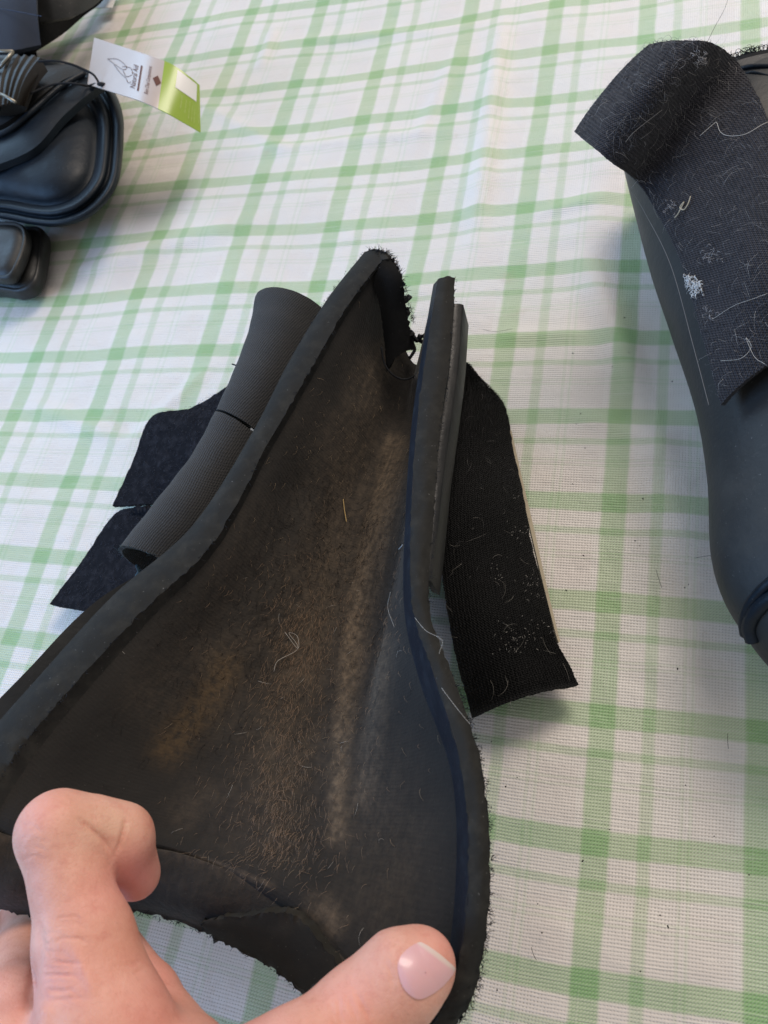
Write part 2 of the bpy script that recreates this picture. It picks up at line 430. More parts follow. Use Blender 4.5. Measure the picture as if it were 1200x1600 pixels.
vv = np.linspace(0, 1, 150)[:, None]; uu = np.linspace(0, 1, 84)[None, :]
# soft ripples of worn neoprene
Ni = up_normals(Gi)
rip = .0009*np.sin(uu*17+2.2*np.sin(vv*5))*np.sin(np.pi*uu)*np.ones_like(vv)+.0006*np.sin(vv*23+uu*9)*np.sin(np.pi*uu)
Gi = Gi+Ni*rip[..., None]
PX = proj(Gi)
def pl_dist(PX, line):
    d = np.full(PX.shape[:2], 1e9); 
    for a, b in zip(line[:-1], line[1:]):
        a = np.array(a, float); b = np.array(b, float); ab = b-a
        t = np.clip(((PX-a)@ab)/(ab@ab+1e-9), 0, 1)
        d = np.minimum(d, np.linalg.norm(PX-(a+t[..., None]*ab), axis=-1))
    return d
def along(PX, y0, y1): return np.clip((PX[..., 1]-y0)/60, 0, 1)*np.clip((y1-PX[..., 1])/160, 0, 1)
fold = -.0048*np.exp(-(pl_dist(PX, [(648, 610), (630, 710), (608, 820), (584, 940), (566, 1040), (560, 1140)])/19)**2)*along(PX, 590, 1180)
fold += .0014*np.exp(-(pl_dist(PX, [(610, 690), (588, 790), (561, 900), (543, 1000), (530, 1150), (525, 1300)])/26)**2)*along(PX, 640, 1400)
fold += .0011*np.exp(-(pl_dist(PX, [(600, 1010), (590, 1120), (575, 1260)])/22)**2)*along(PX, 980, 1330)
fold -= .0012*np.exp(-(pl_dist(PX, [(470, 760), (420, 880), (330, 990)])/26)**2)
fold += .0010*np.exp(-(pl_dist(PX, [(545, 640), (500, 760), (460, 860)])/22)**2)
fold -= .0034*np.exp(-(uu/.055)**2)*np.ones_like(vv)
Gi = Gi+Ni*fold[..., None]
def stain(lines):
    out = np.zeros(PX.shape[:2])
    for ln, w, a in lines:
        out = np.maximum(out, a*np.exp(-(pl_dist(PX, ln)/w)**2))
    return out
dust = stain([([(612, 690), (592, 790), (565, 900), (548, 1000), (535, 1150), (527, 1310)], 17, .85),
              ([(580, 570), (550, 700), (505, 880), (480, 960)], 36, .40),
              ([(520, 850), (500, 950), (470, 1050)], 55, .42),
              ([(595, 1010), (585, 1120), (570, 1250)], 24, .5),
              ([(505, 1420), (520, 1440)], 26, .6),
              ([(470, 960), (440, 1120), (430, 1290)], 60, .30),
              ([(400, 1000), (330, 1030)], 45, .22),
              ([(320, 1240), (290, 1270)], 35, .22),
              ([(235, 1326), (330, 1345), (430, 1385)], 5, .5)])
dust = np.maximum(dust, stain([([(560, 1180), (600, 1300), (590, 1420)], 75, .20), ([(420, 800), (330, 960), (230, 1090)], 45, .14), ([(540, 720), (520, 840)], 40, .42), ([(420, 1180), (380, 1290)], 70, .18), ([(560, 700), (520, 860), (470, 1020)], 85, .30), ([(470, 1020), (450, 1200)], 120, .20)]))
tan = stain([([(352, 1045), (320, 1100), (262, 1170)], 28, .38)])
lining = slab('lining', Gi, .0012, MAT_LINING, bootO, {'dust': dust, 'tan': tan})
# inner binding along the right rim
bc = np.array([[at(*r[5]), at(*q_)] for r, q_ in zip(inner, Rc)])
Gb = grid(bc, 150, 6)
slab('binding', Gb, .0012, MAT_BIND, bootO)
# foam body: rim face left, outer skin, rim face right
def off(k, d):
    n = up_normals(Ic)[:, k]; return Ic[:, k]-n*d
L2w = np.array([at(*p) for p in L2]); R2w = np.array([at(*p) for p in R2]); Lw = np.array([at(*p) for p in Lc]); Rw = np.array([at(*p) for p in Rc])
outer = np.stack([L2w]+[off(k, .0095) for k in (1, 2)]+[off(3, .0085)]+[off(4, .0085)]+[R2w], 1)
Go = grid(outer, 150, 48)
nr = 7
tt = np.linspace(0, 1, nr)
Lf, L2f, Rf, R2f = (cr(a, 150) for a in (Lw, L2w, Rw, R2w))
rimL = Lf[:, None]*(1-tt[None, :, None])+L2f[:, None]*tt[None, :, None]
rimR = R2f[:, None]*(1-tt[None, :, None])+Rf[:, None]*tt[None, :, None]
def bulge(G, a):
    n = up_normals(G); s = np.linspace(0, 1, G.shape[1])
    return G+n*(a*np.sin(np.pi*s))[None, :, None]+rng.normal(0, .00016, G.shape)
rimL = bulge(rimL, .0017); rimR = bulge(rimR, .0011)
loop = np.concatenate([rimL[:, :-1], Go[:, :-1], rimR], 1)     # 150 x k, open loop closed by an inner liner
back = Rf[:, None]*(1-tt[None, :, None])+Lf[:, None]*tt[None, :, None]
inn = Gi[:, ::-6]-Ni[:, ::-6]*.0016
loop = np.concatenate([loop, inn], 1)
n_, m_ = loop.shape[:2]
fc = gfaces(n_, m_, 0, False, True)
fc.append(tuple(range(m_))[::-1]); fc.append(tuple((n_-1)*m_+j for j in range(m_)))
foam = obj('foam_body', loop.reshape(-1, 3), fc, MAT_FOAM, bootO, True, guv(loop).reshape(-1, 2)); fixn(foam); sharp(foam, 55)

# lip: padded band folded down along the near end
lipc = [[p for p in inner[8]],
        [(-58, 1350, .078), (70, 1378, .066), (250, 1380, .053), (432, 1458, .044), (556, 1585, .048), (668, 1605, .054)],
        [(-60, 1412, .068), (62, 1431, .057), (240, 1430, .046), (420, 1511, .037), (530, 1612, .041), (640, 1660, .050)]]
Gl = grid(pix(lipc), 40, 120)
tl = np.linspace(0, 1, 40)[:, None]; ul = np.linspace(0, 1, 120)[None, :]
Gl = Gl+up_normals(Gl)[..., :]*((.0024*np.sin(np.pi*np.clip(tl*1.05, 0, 1))+.0006*np.sin(ul*40+tl*4)*np.sin(np.pi*tl))[..., None])
Gl[-1] += rng.normal(0, .0003, Gl[-1].shape)
slab('lip', Gl, .004, MAT_LIP, bootO, {'dust': .12+.25*np.exp(-(tl/.08)**2)*np.ones_like(ul), 'tan': np.zeros((40, 120))})
# torn seam along the lip
fe = ribbon([(318, 1436, .0490), (380, 1430, .0510), (432, 1426, .0525), (472, 1440, .0520), (540, 1520, .0520), (604, 1596, .0530)],
            [(318, 1456, .0450), (372, 1484, .0430), (425, 1513, .0415), (476, 1551, .0415), (534, 1611, .0445), (600, 1665, .0465)], 60, 14, lift=.0012)
slab('torn_edge', fe, .003, MAT_FOAM_BROWN, bootO, rag=.0003)
# far end pull: rounded cap of the left wall and its inner flap
Gc = ribbon([(583, 446, .0555), (593, 478, .0485), (600, 530, .039), (604, 580, .0315)], [(609, 401, .0590), (628, 432, .0550), (635, 482, .0450), (648, 545, .0330)], 60, 40, lift=.0030)
Gc[:, -1] += rng.normal(0, .00035, Gc[:, -1].shape)
cap_o = slab('rim_cap', Gc, .0016, MAT_FOAM_DARK, bootO, rag=.0001)  # dark foam colour paints in the shade of this side turned from the light
tip = ribbon([(572, 393, .058), (583, 389, .0585), (596, 391, .0585), (610, 399, .0575)], [(598, 406, .0602), (602, 405, .0602), (607, 404, .0600), (612, 404, .0585)], 16, 8, lift=.0004)
slab('rim_tip', tip, .006, MAT_FOAM, bootO, dirv=(0, 0, -1))
# elastic thumb pocket seam at the far end
arc = [at(*p) for p in [(597, 545, .0375), (601, 568, .034), (612, 586, .031), (628, 595, .0275), (642, 594, .0275), (652, 588, .030)]]
tubes('seam', [cr(np.array(arc), 24)+np.array([0, 0, .0012])], .0004, MAT_THREAD, bootO, 6, False)
# outer shell
SL = [(582, 405, .049), (527, 480, .050), (468, 580, .051), (408, 695, .053), (312, 835, .057), (152, 938, .066), (40, 1050, .072), (-45, 1140, .074), (-120, 1240, .074), (-130, 1320, .062)]
SR = [(708, 474, .052), (700, 575, .052), (686, 665, .052), (668, 780, .053), (652, 930, .056), (684, 1050, .058), (730, 1195, .060), (745, 1370, .060), (728, 1540, .056), (700, 1615, .050)]
sh = np.stack([np.array([at(*p) for p in SL])]+[off(1, .0135), off(2, .0130), off(3, .0125), off(4, .0135)]+[np.array([at(*p) for p in SR])], 1)
sh[..., 2] = np.maximum(sh[..., 2], .0045)
Gs = grid(sh, 120, 40)
shell = slab('outer_shell', Gs, .0026, MAT_SHELL, bootO, dirv=(0, 0, -1))
fold = [at(*p) for p in [(140, 965, .0645), (95, 1002, .067), (50, 1046, .071), (0, 1096, .073), (-50, 1150, .074)]]
# shell side plate, standing proud beside the right rim
plA = [(705, 476, .050), (698, 560, .050), (686, 660, .050), (674, 760, .050), (668, 850, .052), (664, 905, .054)]
plB = [(724, 476, .048), (718, 560, .048), (708, 640, .048), (694, 740, .048), (683, 845, .050), (675, 910, .052)]
slab('shell_edge', ribbon(plA, plB, 60, 8, lift=.0006), .012, MAT_SHELL, bootO, dirv=(0, 0, -1))

# elastic straps rolled over the left side
def roll(name, A, B, r_h):
    """A: left silhouette polyline, B: right polyline under the rim"""
    a = cr(np.array([at(p[0], p[1], p[2]) for p in A]), 60); b = cr(np.array([at(p[0], p[1], p[2]) for p in B]), 60)
    ax = (a+b)/2; w = np.linalg.norm(b-a, axis=1)/2; X_ = (b-a)/(2*w[:, None])
    T = np.gradient(ax, axis=0); T /= np.linalg.norm(T, axis=1, keepdims=True)
    U = np.cross(X_, T); U *= np.sign(U[:, 2:3])
    th = np.linspace(-.35*math.pi, 1.30*math.pi, 44)
    G = ax[:, None]+w[:, None, None]*(np.cos(th)[None, :, None]*X_[:, None]+1.05*np.sin(th)[None, :, None]*U[:, None])
    tgt = b+X_*.017+np.array([0, 0, -.014]); tq = np.linspace(0, 1, 9)[:-1][None, :, None]
    G = np.concatenate([tgt[:, None]*(1-tq)+G[:, :1]*tq, G], 1)
    G += np.sin(np.linspace(0, 30, 60))[:, None, None]*.00012*U[:, None]
    G[..., 2] = np.maximum(G[..., 2], .004)
    return G
A1 = [(408, 492, .032), (399, 540, .031), (378, 600, .030), (350, 660, .030)]
B1 = [(512, 492, .036), (484, 545, .036), (447, 612, .036), (404, 676, .036)]
A2 = [(349, 662, .030), (312, 730, .030), (262, 800, .030), (203, 878, .030)]
B2 = [(402, 680, .036), (370, 738, .036), (324, 812, .037), (266, 884, .038)]
for A, B in ((A1, B1), (A2, B2)):
    G = roll('elastic_strap', A, B, 0)
    o = slab('elastic_strap', G, .0016, MAT_ELASTIC, bootO, rag=.00004)
    if A is A1: continue
    fr = [np.stack([G[-1, j]+rng.normal(0, .0002, 3), G[-1, j]+rng.normal(0, .0007, 3), G[-1, j]+rng.normal(0, .0011, 3)]) for j in range(8, 52)]
    stuff(tubes('frayed_threads', fr, .00012, MAT_TEAL, o))
# torn inner ply seen in the open end
tubes('frayed_thread', [cr(np.array([at(*p) for p in [(214, 884, .034), (217, 893, .028), (213, 902, .025), (217, 912, .020)]]), 14)], .0007, MAT_TEAL, bootO, 6, False)

def patch_from_outline(name, A, B, thick, mat, parent, n=60, m=40, lift=0.0, rag=.00008, wav=.0003):
    G = ribbon(A, B, n, m, lift=lift)
    xx, yy = np.meshgrid(np.linspace(0, 1, m), np.linspace(0, 1, n))
    G = G+up_normals(G)*(wav*np.sin(xx*7+yy*5+1)*np.cos(yy*9-xx*3))[..., None]
    return slab(name, G, thick, mat, parent, rag=rag), G
tabA, GtA = patch_from_outline('strap_tab',
    [(366, 598, .013), (300, 636, .012), (237, 651, .010), (206, 722, .006), (176, 790, .005)],
    [(400, 610, .016), (370, 660, .016), (330, 715, .014), (300, 750, .010), (262, 786, .006)], .0022, MAT_FELT, bootO)
tabB, GtB = patch_from_outline('strap_tab',
    [(230, 797, .010), (183, 800, .008), (130, 872, .006), (78, 944, .006)],
    [(330, 780, .012), (290, 850, .012), (230, 925, .012), (178, 962, .010)], .0022, MAT_FELT, bootO)
tabA['label'] = 'upper fuzzy black strap tab lying left of the rolled elastic'
tabB['label'] = 'lower fuzzy black strap tab with one rounded corner'
# felt pile
for (o_, G_), cnt in (((tabA, GtA), 900), ((tabB, GtB), 900)):
    N_ = up_normals(G_); i = rng.integers(0, G_.shape[0], cnt); j = rng.integers(0, G_.shape[1], cnt)
    P_ = G_[i, j]+rng.normal(0, .0006, (cnt, 3))*np.array([1, 1, 0]); D_ = rng.normal(0, 1, (cnt, 3))
    stuff(tubes('felt_fibres', strands(P_, N_[i, j], D_, .0022, .5, .0005, 5), .00005, plain('felt_fibre', (.04, .045, .065), .7), o_))
tubes('loose_thread', [cr(np.array([at(*p) for p in [(373, 590, .016), (376, 582, .018), (368, 578, .017), (370, 572, .018), (363, 569, .016)]]), 20)], .00035, MAT_THREAD, tabA, 6, False)

# hook strip on the right
hA = [(724, 581, .010), (710, 602, .016), (700, 650, .020), (688, 710, .022), (683, 790, .022), (686, 865, .020), (700, 960, .016), (720, 1060, .010), (738, 1122, .006)]
hB = [(738, 581, .009), (772, 612, .008), (795, 654, .006), (806, 722, .006), (826, 820, .006), (845, 905, .006), (866, 985, .006), (884, 1030, .006), (905, 1070, .006)]
Gh = ribbon(hA, hB, 110, 40, lift=.006)
xx, yy = np.meshgrid(np.linspace(0, 1, 40), np.linspace(0, 1, 110))
Gh += up_normals(Gh)*(.0005*np.sin(yy*26+xx*3))[..., None]
hook = slab('hook_strip', Gh, .0018, MAT_HOOK, bootO, rag=.0001)
hook['label'] = 'jet black hook strap curling up beside the right rim'
cA = [(792, 672, .0035), (806, 730, .0035), (827, 820, .0035), (847, 905, .0035), (867, 985, .0035), (873, 1004, .0035)]
cB = [(799, 672, .0032), (812, 730, .0030), (833, 820, .0030), (852, 905, .0030), (871, 985, .0030), (876, 1002, .0030)]
slab('backing_layer', ribbon(cA, cB, 50, 4), .0012, MAT_CREAM, hook)
# rows of hook teeth
teeth = []
Nh = up_normals(Gh); Gd = grid(Gh[::4, ::3], 190, 46); Nd = up_normals(Gd)
for i in range(2, 188):
    for j in range(1, 45):
        p = Gd[i, j]+rng.normal(0, .0001, 3); n = Nd[i, j]
        teeth.append(np.array([p, p+n*.0005, p+n*.0007+np.array([.0002, 0, 0])]))
stuff(tubes('hook_teeth', teeth, .00013, plain('hook_teeth_black', (.0015, .0015, .0015), .6, .12), hook))

# rim fuzz, threads and crumbs on the torn far end
fz = []
def rim_fuzz(line, cnt, L, out):
    ln = cr(np.array([at(*p) for p in line]), 400)
    for k in rng.integers(2, 398, cnt):
        p = ln[k]+rng.normal(0, .0003, 3); d = rng.normal(0, 1, 3)+np.array(out); d /= np.linalg.norm(d)
        e = rng.normal(0, .5, 3)
        fz.append(np.array([p, p+d*L*.5, p+(d+e*.5)*L*rng.uniform(.7, 1.1), p+(d+e)*L*rng.uniform(.8, 1.5)]))
rim_fuzz(R2[5:10], 330, .0008, R[0]*1.0)
rim_fuzz(R2[0:5], 200, .0006, R[0]*.6)
rim_fuzz(Lc, 260, .0007, R[0]*.4)
rim_fuzz(L2[0:3], 90, .0004, -R[0]*.8)
rim_fuzz([(60, 1431, .0575), (240, 1430, .0465), (420, 1511, .0375), (530, 1612, .0415)], 160, .0007, R[1]*1.0)
rim_fuzz([(576, 391, .058), (598, 394, .060), (614, 404, .055), (628, 435, .048), (636, 470, .042), (646, 505, .036)], 300, .0010, R[0]*.8-R[1]*.5)
stuff(tubes('rim_fuzz', fz, .00011, MAT_THREAD, bootO))
kn = []
for c in [(633, 468, .040), (634, 488, .039), (640, 520, .036), (648, 528, .032), (656, 527, .030), (664, 523, .033)]:
    p = at(*c); pts = [p+rng.normal(0, .0009, 3) for _ in range(7)]
    kn.append(cr(np.array(pts), 26))
kn.append(cr(np.array([at(*p) for p in [(626, 474, .040), (630, 470, .041), (633, 464, .041)]]), 8))
kn.append(cr(np.array([at(*p) for p in [(632, 510, .034), (640, 530, .029), (648, 545, .025), (640, 560, .024)]]), 18))
tubes('torn_thread', kn, .0007, MAT_THREAD, bootO, 6, False)

# loose hair on the lining
def scatter(G, dens_, cnt, sel=None):
    w = np.clip(dens_, 0, None).ravel(); w = w/w.sum()
    k = rng.choice(len(w), cnt, p=w); i, j = np.unravel_index(k, dens_.shape)
    i = np.clip(i, 1, G.shape[0]-2); j = np.clip(j, 1, G.shape[1]-2)
    a = rng.uniform(0, 1, (cnt, 1)); b = rng.uniform(0, 1, (cnt, 1))
    P_ = G[i, j]+(G[i+1, j]-G[i, j])*a+(G[i, j+1]-G[i, j])*b
    return P_, up_normals(G)[i, j], (G[i+1, j]-G[i-1, j])
def lining_hair(lines, cnt, length, mat, rad, spread, curl=.12, lift=.0006):
    P_, N_, D_ = scatter(Gi, stain(lines), cnt)
    D_ = D_/np.linalg.norm(D_, axis=1, keepdims=True)+rng.normal(0, spread, D_.shape)
    stuff(tubes('loose_hair', strands(P_, N_, D_, length, curl, lift), rad, mat, lining))
band_h = [([(478, 975), (455, 1060), (440, 1150), (430, 1260), (440, 1300)], 42, 1)]
lining_hair([([(478, 960), (440, 1120), (430, 1300)], 95, 1)], 900, .0024, MAT_HAIR_BROWN, .000042, .4, .06)
lining_hair(band_h, 1200, .0027, MAT_HAIR_BROWN, .000050, .30, .05)
lining_hair([([(500, 850), (460, 1000), (380, 980)], 90, 1), ([(430, 1100), (330, 1080)], 90, .6), ([(470, 760), (450, 830)], 30, .8)], 900, .004, MAT_HAIR_DARK, .00006, .6, .25)
lining_hair([([(520, 700), (450, 1100), (430, 1300)], 110, 1)], 330, .0024, plain('tan_hair', (.34, .25, .16), .5), .00004, .5, .05)
lining_hair([([(450, 1000), (440, 1300)], 130, 1)], 30, .0032, MAT_HAIR_PALE, .00004, .9, .2)
def surf_line(pts, mat, rad, parent, lift=.001):
    Q = []
    flat = PX.reshape(-1, 2); g = Gi.reshape(-1, 3); nn = Ni.reshape(-1, 3)
    for p in pts:
        k = np.argmin(((flat-np.array(p))**2).sum(1)); Q.append(g[k]+nn[k]*lift)
    return tubes('loose_hair', [cr(np.array(Q), 30)], rad, mat, parent, 4, False)
surf_line([(443, 985), (462, 1012), (465, 1000), (450, 990), (462, 1018), (435, 1030), (428, 1048)], MAT_HAIR_PALE, .00006, lining)
surf_line([(533, 780), (534, 800), (539, 816)], plain('straw_hair', (.6, .42, .18), .5), .00016, lining)
surf_line([(622, 858), (632, 855), (638, 848)], MAT_LINT, .00011, lining)
rl = lambda pts: cr(np.array([at(*p) for p in pts]), 30)
tubes('loose_hair', [rl([(648, 965, .069), (665, 985, .072), (690, 1000, .073), (686, 1022, .0725)]), rl([(690, 1075, .075), (715, 1108, .0755), (735, 1132, .074)]),
                     rl([(610, 925, .060), (606, 950, .057), (616, 980, .056)])], .000038, MAT_HAIR_PALE, lining, 4, False)
# crumbs of straw and lint caught on the hook strip
tubes('straw_bit', [rl([(697, 712, .0225), (703, 703, .0235)]), rl([(704, 662, .021), (707, 655, .022)])], .0007, MAT_STRAW, hook, 5, False)
def strip_dirt(G, px_list, cnt, L, mat, rad, spread, parent, name, sel_w=30, lift=.0006):
    PXs = proj(G); d = np.zeros(PXs.shape[:2])
    for p, w in px_list: d = np.maximum(d, np.exp(-(((PXs-np.array(p))**2).sum(-1))/w**2))
    P_, N_, D_ = scatter(G, d, cnt)
    stuff(tubes(name, strands(P_+N_*.0007, N_, rng.normal(0, 1, P_.shape), L, spread, lift), rad, mat, parent))
strip_dirt(Gh, [((800, 775), 10), ((805, 830), 14), ((770, 890), 16), ((820, 905), 14), ((830, 920), 18), ((800, 990), 25), ((850, 985), 14)], 120, .0009, plain('dull_lint', (.40, .38, .35), .9), .00007, .9, hook, 'white_lint')
strip_dirt(Gh, [((780, 900), 90), ((800, 1000), 80)], 26, .0055, plain('hook_hair', (.28, .26, .23), .6), .000045, .2, hook, 'loose_hair')
strip_dirt(Gh, [((730, 700), 130), ((760, 800), 130)], 40, .003, plain('grey_hair', (.12, .115, .11), .6), .00006, .4, hook, 'loose_hair')

# ================================================================ RIGHT BOOT
bootR = thing('horse_boot', 'grey rubber boot at the right edge with a hairy folded velcro flap', 'horse boot', at(1180, 500, 0), 'horse boots on the table')
silh = [(962, 170), (976, 285), (1012, 405), (1048, 515), (1087, 635), (1106, 750), (1111, 860), (1130, 930), (1165, 985), (1210, 1035), (1275, 1075)]
sw = np.array([at(x, y, .028) for x, y in silh])
ax0 = sw[6]-sw[1]; ax0[2] = 0; ax0 /= np.linalg.norm(ax0)
s_far = (at(1200, 92, .054)-sw[0])@ax0; s_all = (sw-sw[0])@ax0
keep = s_all > s_far+.02
p_far = np.array([np.interp(s_far, s_all, sw[:, k]) for k in range(3)])
sw = np.concatenate([p_far[None], sw[keep]])
dirs = np.gradient(sw, axis=0); dirs[:, 2] = 0; dirs /= np.linalg.norm(dirs, axis=1, keepdims=True)
axis = ax0
rt = np.array([-axis[1], axis[0], 0]); rt = rt*np.sign(rt[0])
prof = [(.012, .0015), (.000, .026), (.006, .043), (.024, .056), (.050, .061), (.078, .054), (.098, .030), (.090, .0015)]
scl = np.concatenate([np.ones(len(sw)-3), [.95, .75, .45]])
hs = np.concatenate([[.93], np.ones(len(sw)-4), [.95, .85, .65]])
G0 = np.array([[sw[k]*np.array([1, 1, 0])+rt*px_*scl[k]+np.array([0, 0, hz*hs[k]]) for px_, hz in prof] for k in range(len(sw))])
# waist dent
Gr = grid(G0, 160, 90)
slab('shell', Gr, .004, MAT_BOOT_GREY, bootR)
PR = proj(Gr); NR = up_normals(Gr)
# beads near the low end
def on_surface(G, pts, lift):
    P2 = proj(G).reshape(-1, 2); g = G.reshape(-1, 3); nn = up_normals(G).reshape(-1, 3); out = []
    face = ((CAM-g)*nn).sum(1) > 0
    for p in pts:
        d = ((P2-np.array(p))**2).sum(1); d[~face] = 1e9; k = np.argsort(d)[:4]; w = 1/(d[k]+1e-3); w /= w.sum()
        out.append((g[k]*w[:, None]).sum(0)+(nn[k]*w[:, None]).sum(0)*lift)
    return np.array(out)
for pts, rad in (([(1210, 905), (1190, 922), (1172, 945), (1164, 968), (1166, 990)], .0016), ([(1225, 925), (1200, 938), (1180, 958), (1172, 980), (1178, 1000)], .0022)):
    tubes('rim_bead', [cr(on_surface(Gr, pts, .0004), 40)], rad, MAT_SHELL_BLUE, bootR, 10, False)
# far end rim and grey cap
capR = ribbon([(1130, 112, .050), (1155, 96, .054), (1180, 88, .056), (1215, 86, .056), (1260, 95, .052)], [(1120, 230, .058), (1160, 215, .0615), (1200, 210, .0625), (1240, 215, .0615), (1285, 235, .056)], 40, 30, lift=.0015)
slab('shell_cap', capR, .004, MAT_BOOT_GREY, bootR)
for pts, rad, mt in (([(1138, 118, .0535), (1156, 108, .0565), (1180, 103, .0585), (1215, 104, .0585), (1255, 113, .055)], .0009, MAT_SHELL_BLUE),
                     ([(1150, 121, .0545), (1175, 113, .0585), (1196, 117, .0592), (1220, 124, .0590)], .0006, MAT_SHELL_BLUE)):
    tubes('rim_bead', [rl(pts)], rad, mt, bootR, 8, False)
edge = ribbon([(1126, 100, .047), (1155, 86, .051), (1180, 80, .053), (1215, 78, .053), (1262, 88, .049)], [(1130, 114, .050), (1155, 98, .054), (1180, 90, .056), (1215, 88, .056), (1260, 97, .052)], 40, 6)
slab('fleece_edge', edge, .006, MAT_FOAM_DARK, bootR, rag=.0002)
fz = []
ln = rl([(1126, 100, .047), (1155, 86, .051), (1180, 80, .053), (1215, 78, .053), (1262, 88, .049)])
for k in range(90):
    p = ln[rng.integers(0, 30)]+rng.normal(0, .0006, 3); a = rng.uniform(0, 6.28); r_ = .0010
    fz.append(np.array([p+r_*np.array([math.cos(a+t), .3*math.sin(a+t), math.sin(a+t)+.8]) for t in np.linspace(0, 4.5, 9)]))
stuff(tubes('loop_pile', fz, .00016, MAT_THREAD, bootR))

fA = [(1015, 69, .078), (1065, 63, .086), (1110, 66, .084), (1152, 97, .068), (1192, 165, .0665), (1222, 260, .0665), (1262, 400, .0670), (1300, 520, .060)]
fB = [(897, 206, .064), (930, 233, .074), (963, 258, .070), (996, 284, .056), (1022, 325, .0500), (1062, 405, .0500), (1098, 530, .0500), (1126, 633, .0500)]
af = cr(np.array([at(*p) for p in fA]), 170); bf = cr(np.array([at(*p) for p in fB]), 170)
t = np.linspace(0, 1, 80)[None, :, None]
Gf = bf[:, None]*(1-t)+af[:, None]*t
lf = np.interp(np.linspace(0, 7, 170), [0, 2, 3, 4, 5, 6, 7], [.003, .004, .004, .005, .0075, .008, .007])
Gf[..., 2] += lf[:, None]*np.sin(np.pi*t[0, :, 0])[None, :]**.8
Gf += up_normals(Gf)*(.0006*np.sin(np.linspace(0, 21, 170))[:, None]*np.sin(np.linspace(0, 9, 80))[None, :])[..., None]
flap = slab('velcro_flap', Gf, .0016, MAT_LOOP, bootR, rag=.00006)
# stitch line along the flap
stl = [bf[72:168]-rt*.0028+np.array([0, 0, -.0024])]
for k in range(0, 0, 2):
    p = bf[k]; q_ = bf[k+1]; o_ = -rt*.0028+np.array([0, 0, -.0026])
    stl.append(np.array([p+o_, (p+q_)/2+o_+np.array([0, 0, .0002]), q_+o_]))
o = tubes('seam_line', stl, .00011, MAT_THREAD_G, flap, 4, False)
# pile, hair and lint on the flap
Nf = up_normals(Gf)
P_, N_, D_ = scatter(Gf, np.ones(Gf.shape[:2]), 3600)
stuff(tubes('loop_pile', strands(P_, N_, rng.normal(0, 1, P_.shape), .0010, .9, .0004, 5), .000070, plain('pile_fibre', (.028, .028, .036), .7), flap))
P_, N_, D_ = scatter(Gf, np.ones(Gf.shape[:2]), 330)
stuff(tubes('loose_hair', strands(P_+N_*.0004, N_, rng.normal(0, 1, P_.shape), .0050, .14, .0010, 7), .000032, plain('flap_hair', (.42, .40, .38), .5), flap))
P_, N_, D_ = scatter(Gf, np.ones(Gf.shape[:2]), 420)
stuff(tubes('loose_hair', strands(P_+N_*.0004, N_, rng.normal(0, 1, P_.shape), .0035, .3, .0010, 6), .000045, plain('dull_hair', (.13, .13, .14), .6), flap))
strip_dirt(Gf, [((1088, 448), 8), ((1078, 440), 6)], 150, .0018, MAT_LINT, .00012, .9, flap, 'white_lint')
strip_dirt(Gf, [((1110, 400), 12), ((1048, 325), 8), ((1090, 92), 7), ((1112, 488), 8)], 110, .0018, plain('grey_lint', (.42, .41, .42), .9), .00007, .9, flap, 'grey_lint')
def flap_line(pts, mat, rad, lift=.0012, name='loose_hair'):
    return tubes(name, [cr(on_surface(Gf, pts, lift), 50)], rad, mat, flap, 5, False)
flap_line([(1095, 215), (1115, 198), (1120, 196), (1126, 210), (1140, 216), (1165, 214), (1190, 200), (1202, 193)], MAT_HAIR_PALE, .00008)
flap_line([(1118, 500), (1150, 480), (1180, 468), (1200, 462)], MAT_HAIR_PALE, .00005)
flap_line([(1130, 565), (1160, 562), (1175, 545), (1168, 530), (1180, 560), (1196, 572)], MAT_HAIR_PALE, .00005)
flap_line([(1082, 310), (1078, 322), (1072, 330), (1066, 326), (1072, 318), (1064, 335), (1058, 342)], MAT_CREAM, .00022)
flap_line([(1030, 170), (990, 205), (975, 222)], plain('grey_fibre', (.2, .19, .18), .6), .0001)

# ================================================================ LEFT BOOT
bootL = thing('horse_boot', 'smooth black boot with rounded rim and buckle, beside the hang tag', 'horse boot', at(60, 260, 0), 'horse boots on the table')
outl = [(194, 195), (192, 240), (185, 285), (165, 318), (135, 342), (95, 354), (55, 352), (0, 342), (-90, 335), (-200, 320), (-280, 220), (-210, 90), (-90, 60), (20, 80), (90, 98), (140, 111), (167, 128), (186, 158)]
def ringpts(scale, h, cx=40, cy=235, n=140, dx=0, dy=0):
    P_ = np.array([(cx+(x-cx)*scale+dx, cy+(y-cy)*scale+dy) for x, y in outl], float)
    P_ = np.concatenate([P_, P_[:3]])
    q_ = cr(P_, n+1, np.linspace(0, (len(P_)-3)/(len(P_)-1), n+1))[:n]
    return np.array([at(x, y, h) for x, y in q_])
rings = [ringpts(.93, .003), ringpts(.985, .006), ringpts(1.0, .013), ringpts(.995, .020), ringpts(.965, .0245), ringpts(.93, .0255), ringpts(.90, .0245), ringpts(.885, .0222), ringpts(.872, .0222),
         ringpts(.855, .0255), ringpts(.82, .0275), ringpts(.78, .0275), ringpts(.745, .0255), ringpts(.73, .0232), ringpts(.71, .0235), ringpts(.66, .0262), ringpts(.56, .0295), ringpts(.42, .033), ringpts(.25, .035), ringpts(.02, .0355)]
GL = np.array(rings)
Vv = GL.reshape(-1, 3); nR, mR = GL.shape[:2]
o = obj('shell', Vv, gfaces(nR, mR, 0, False, True)+[tuple(range(mR)), tuple((nR-1)*mR+j for j in range(mR))], MAT_SHELL_BLUE, bootL, True); fixn(o)
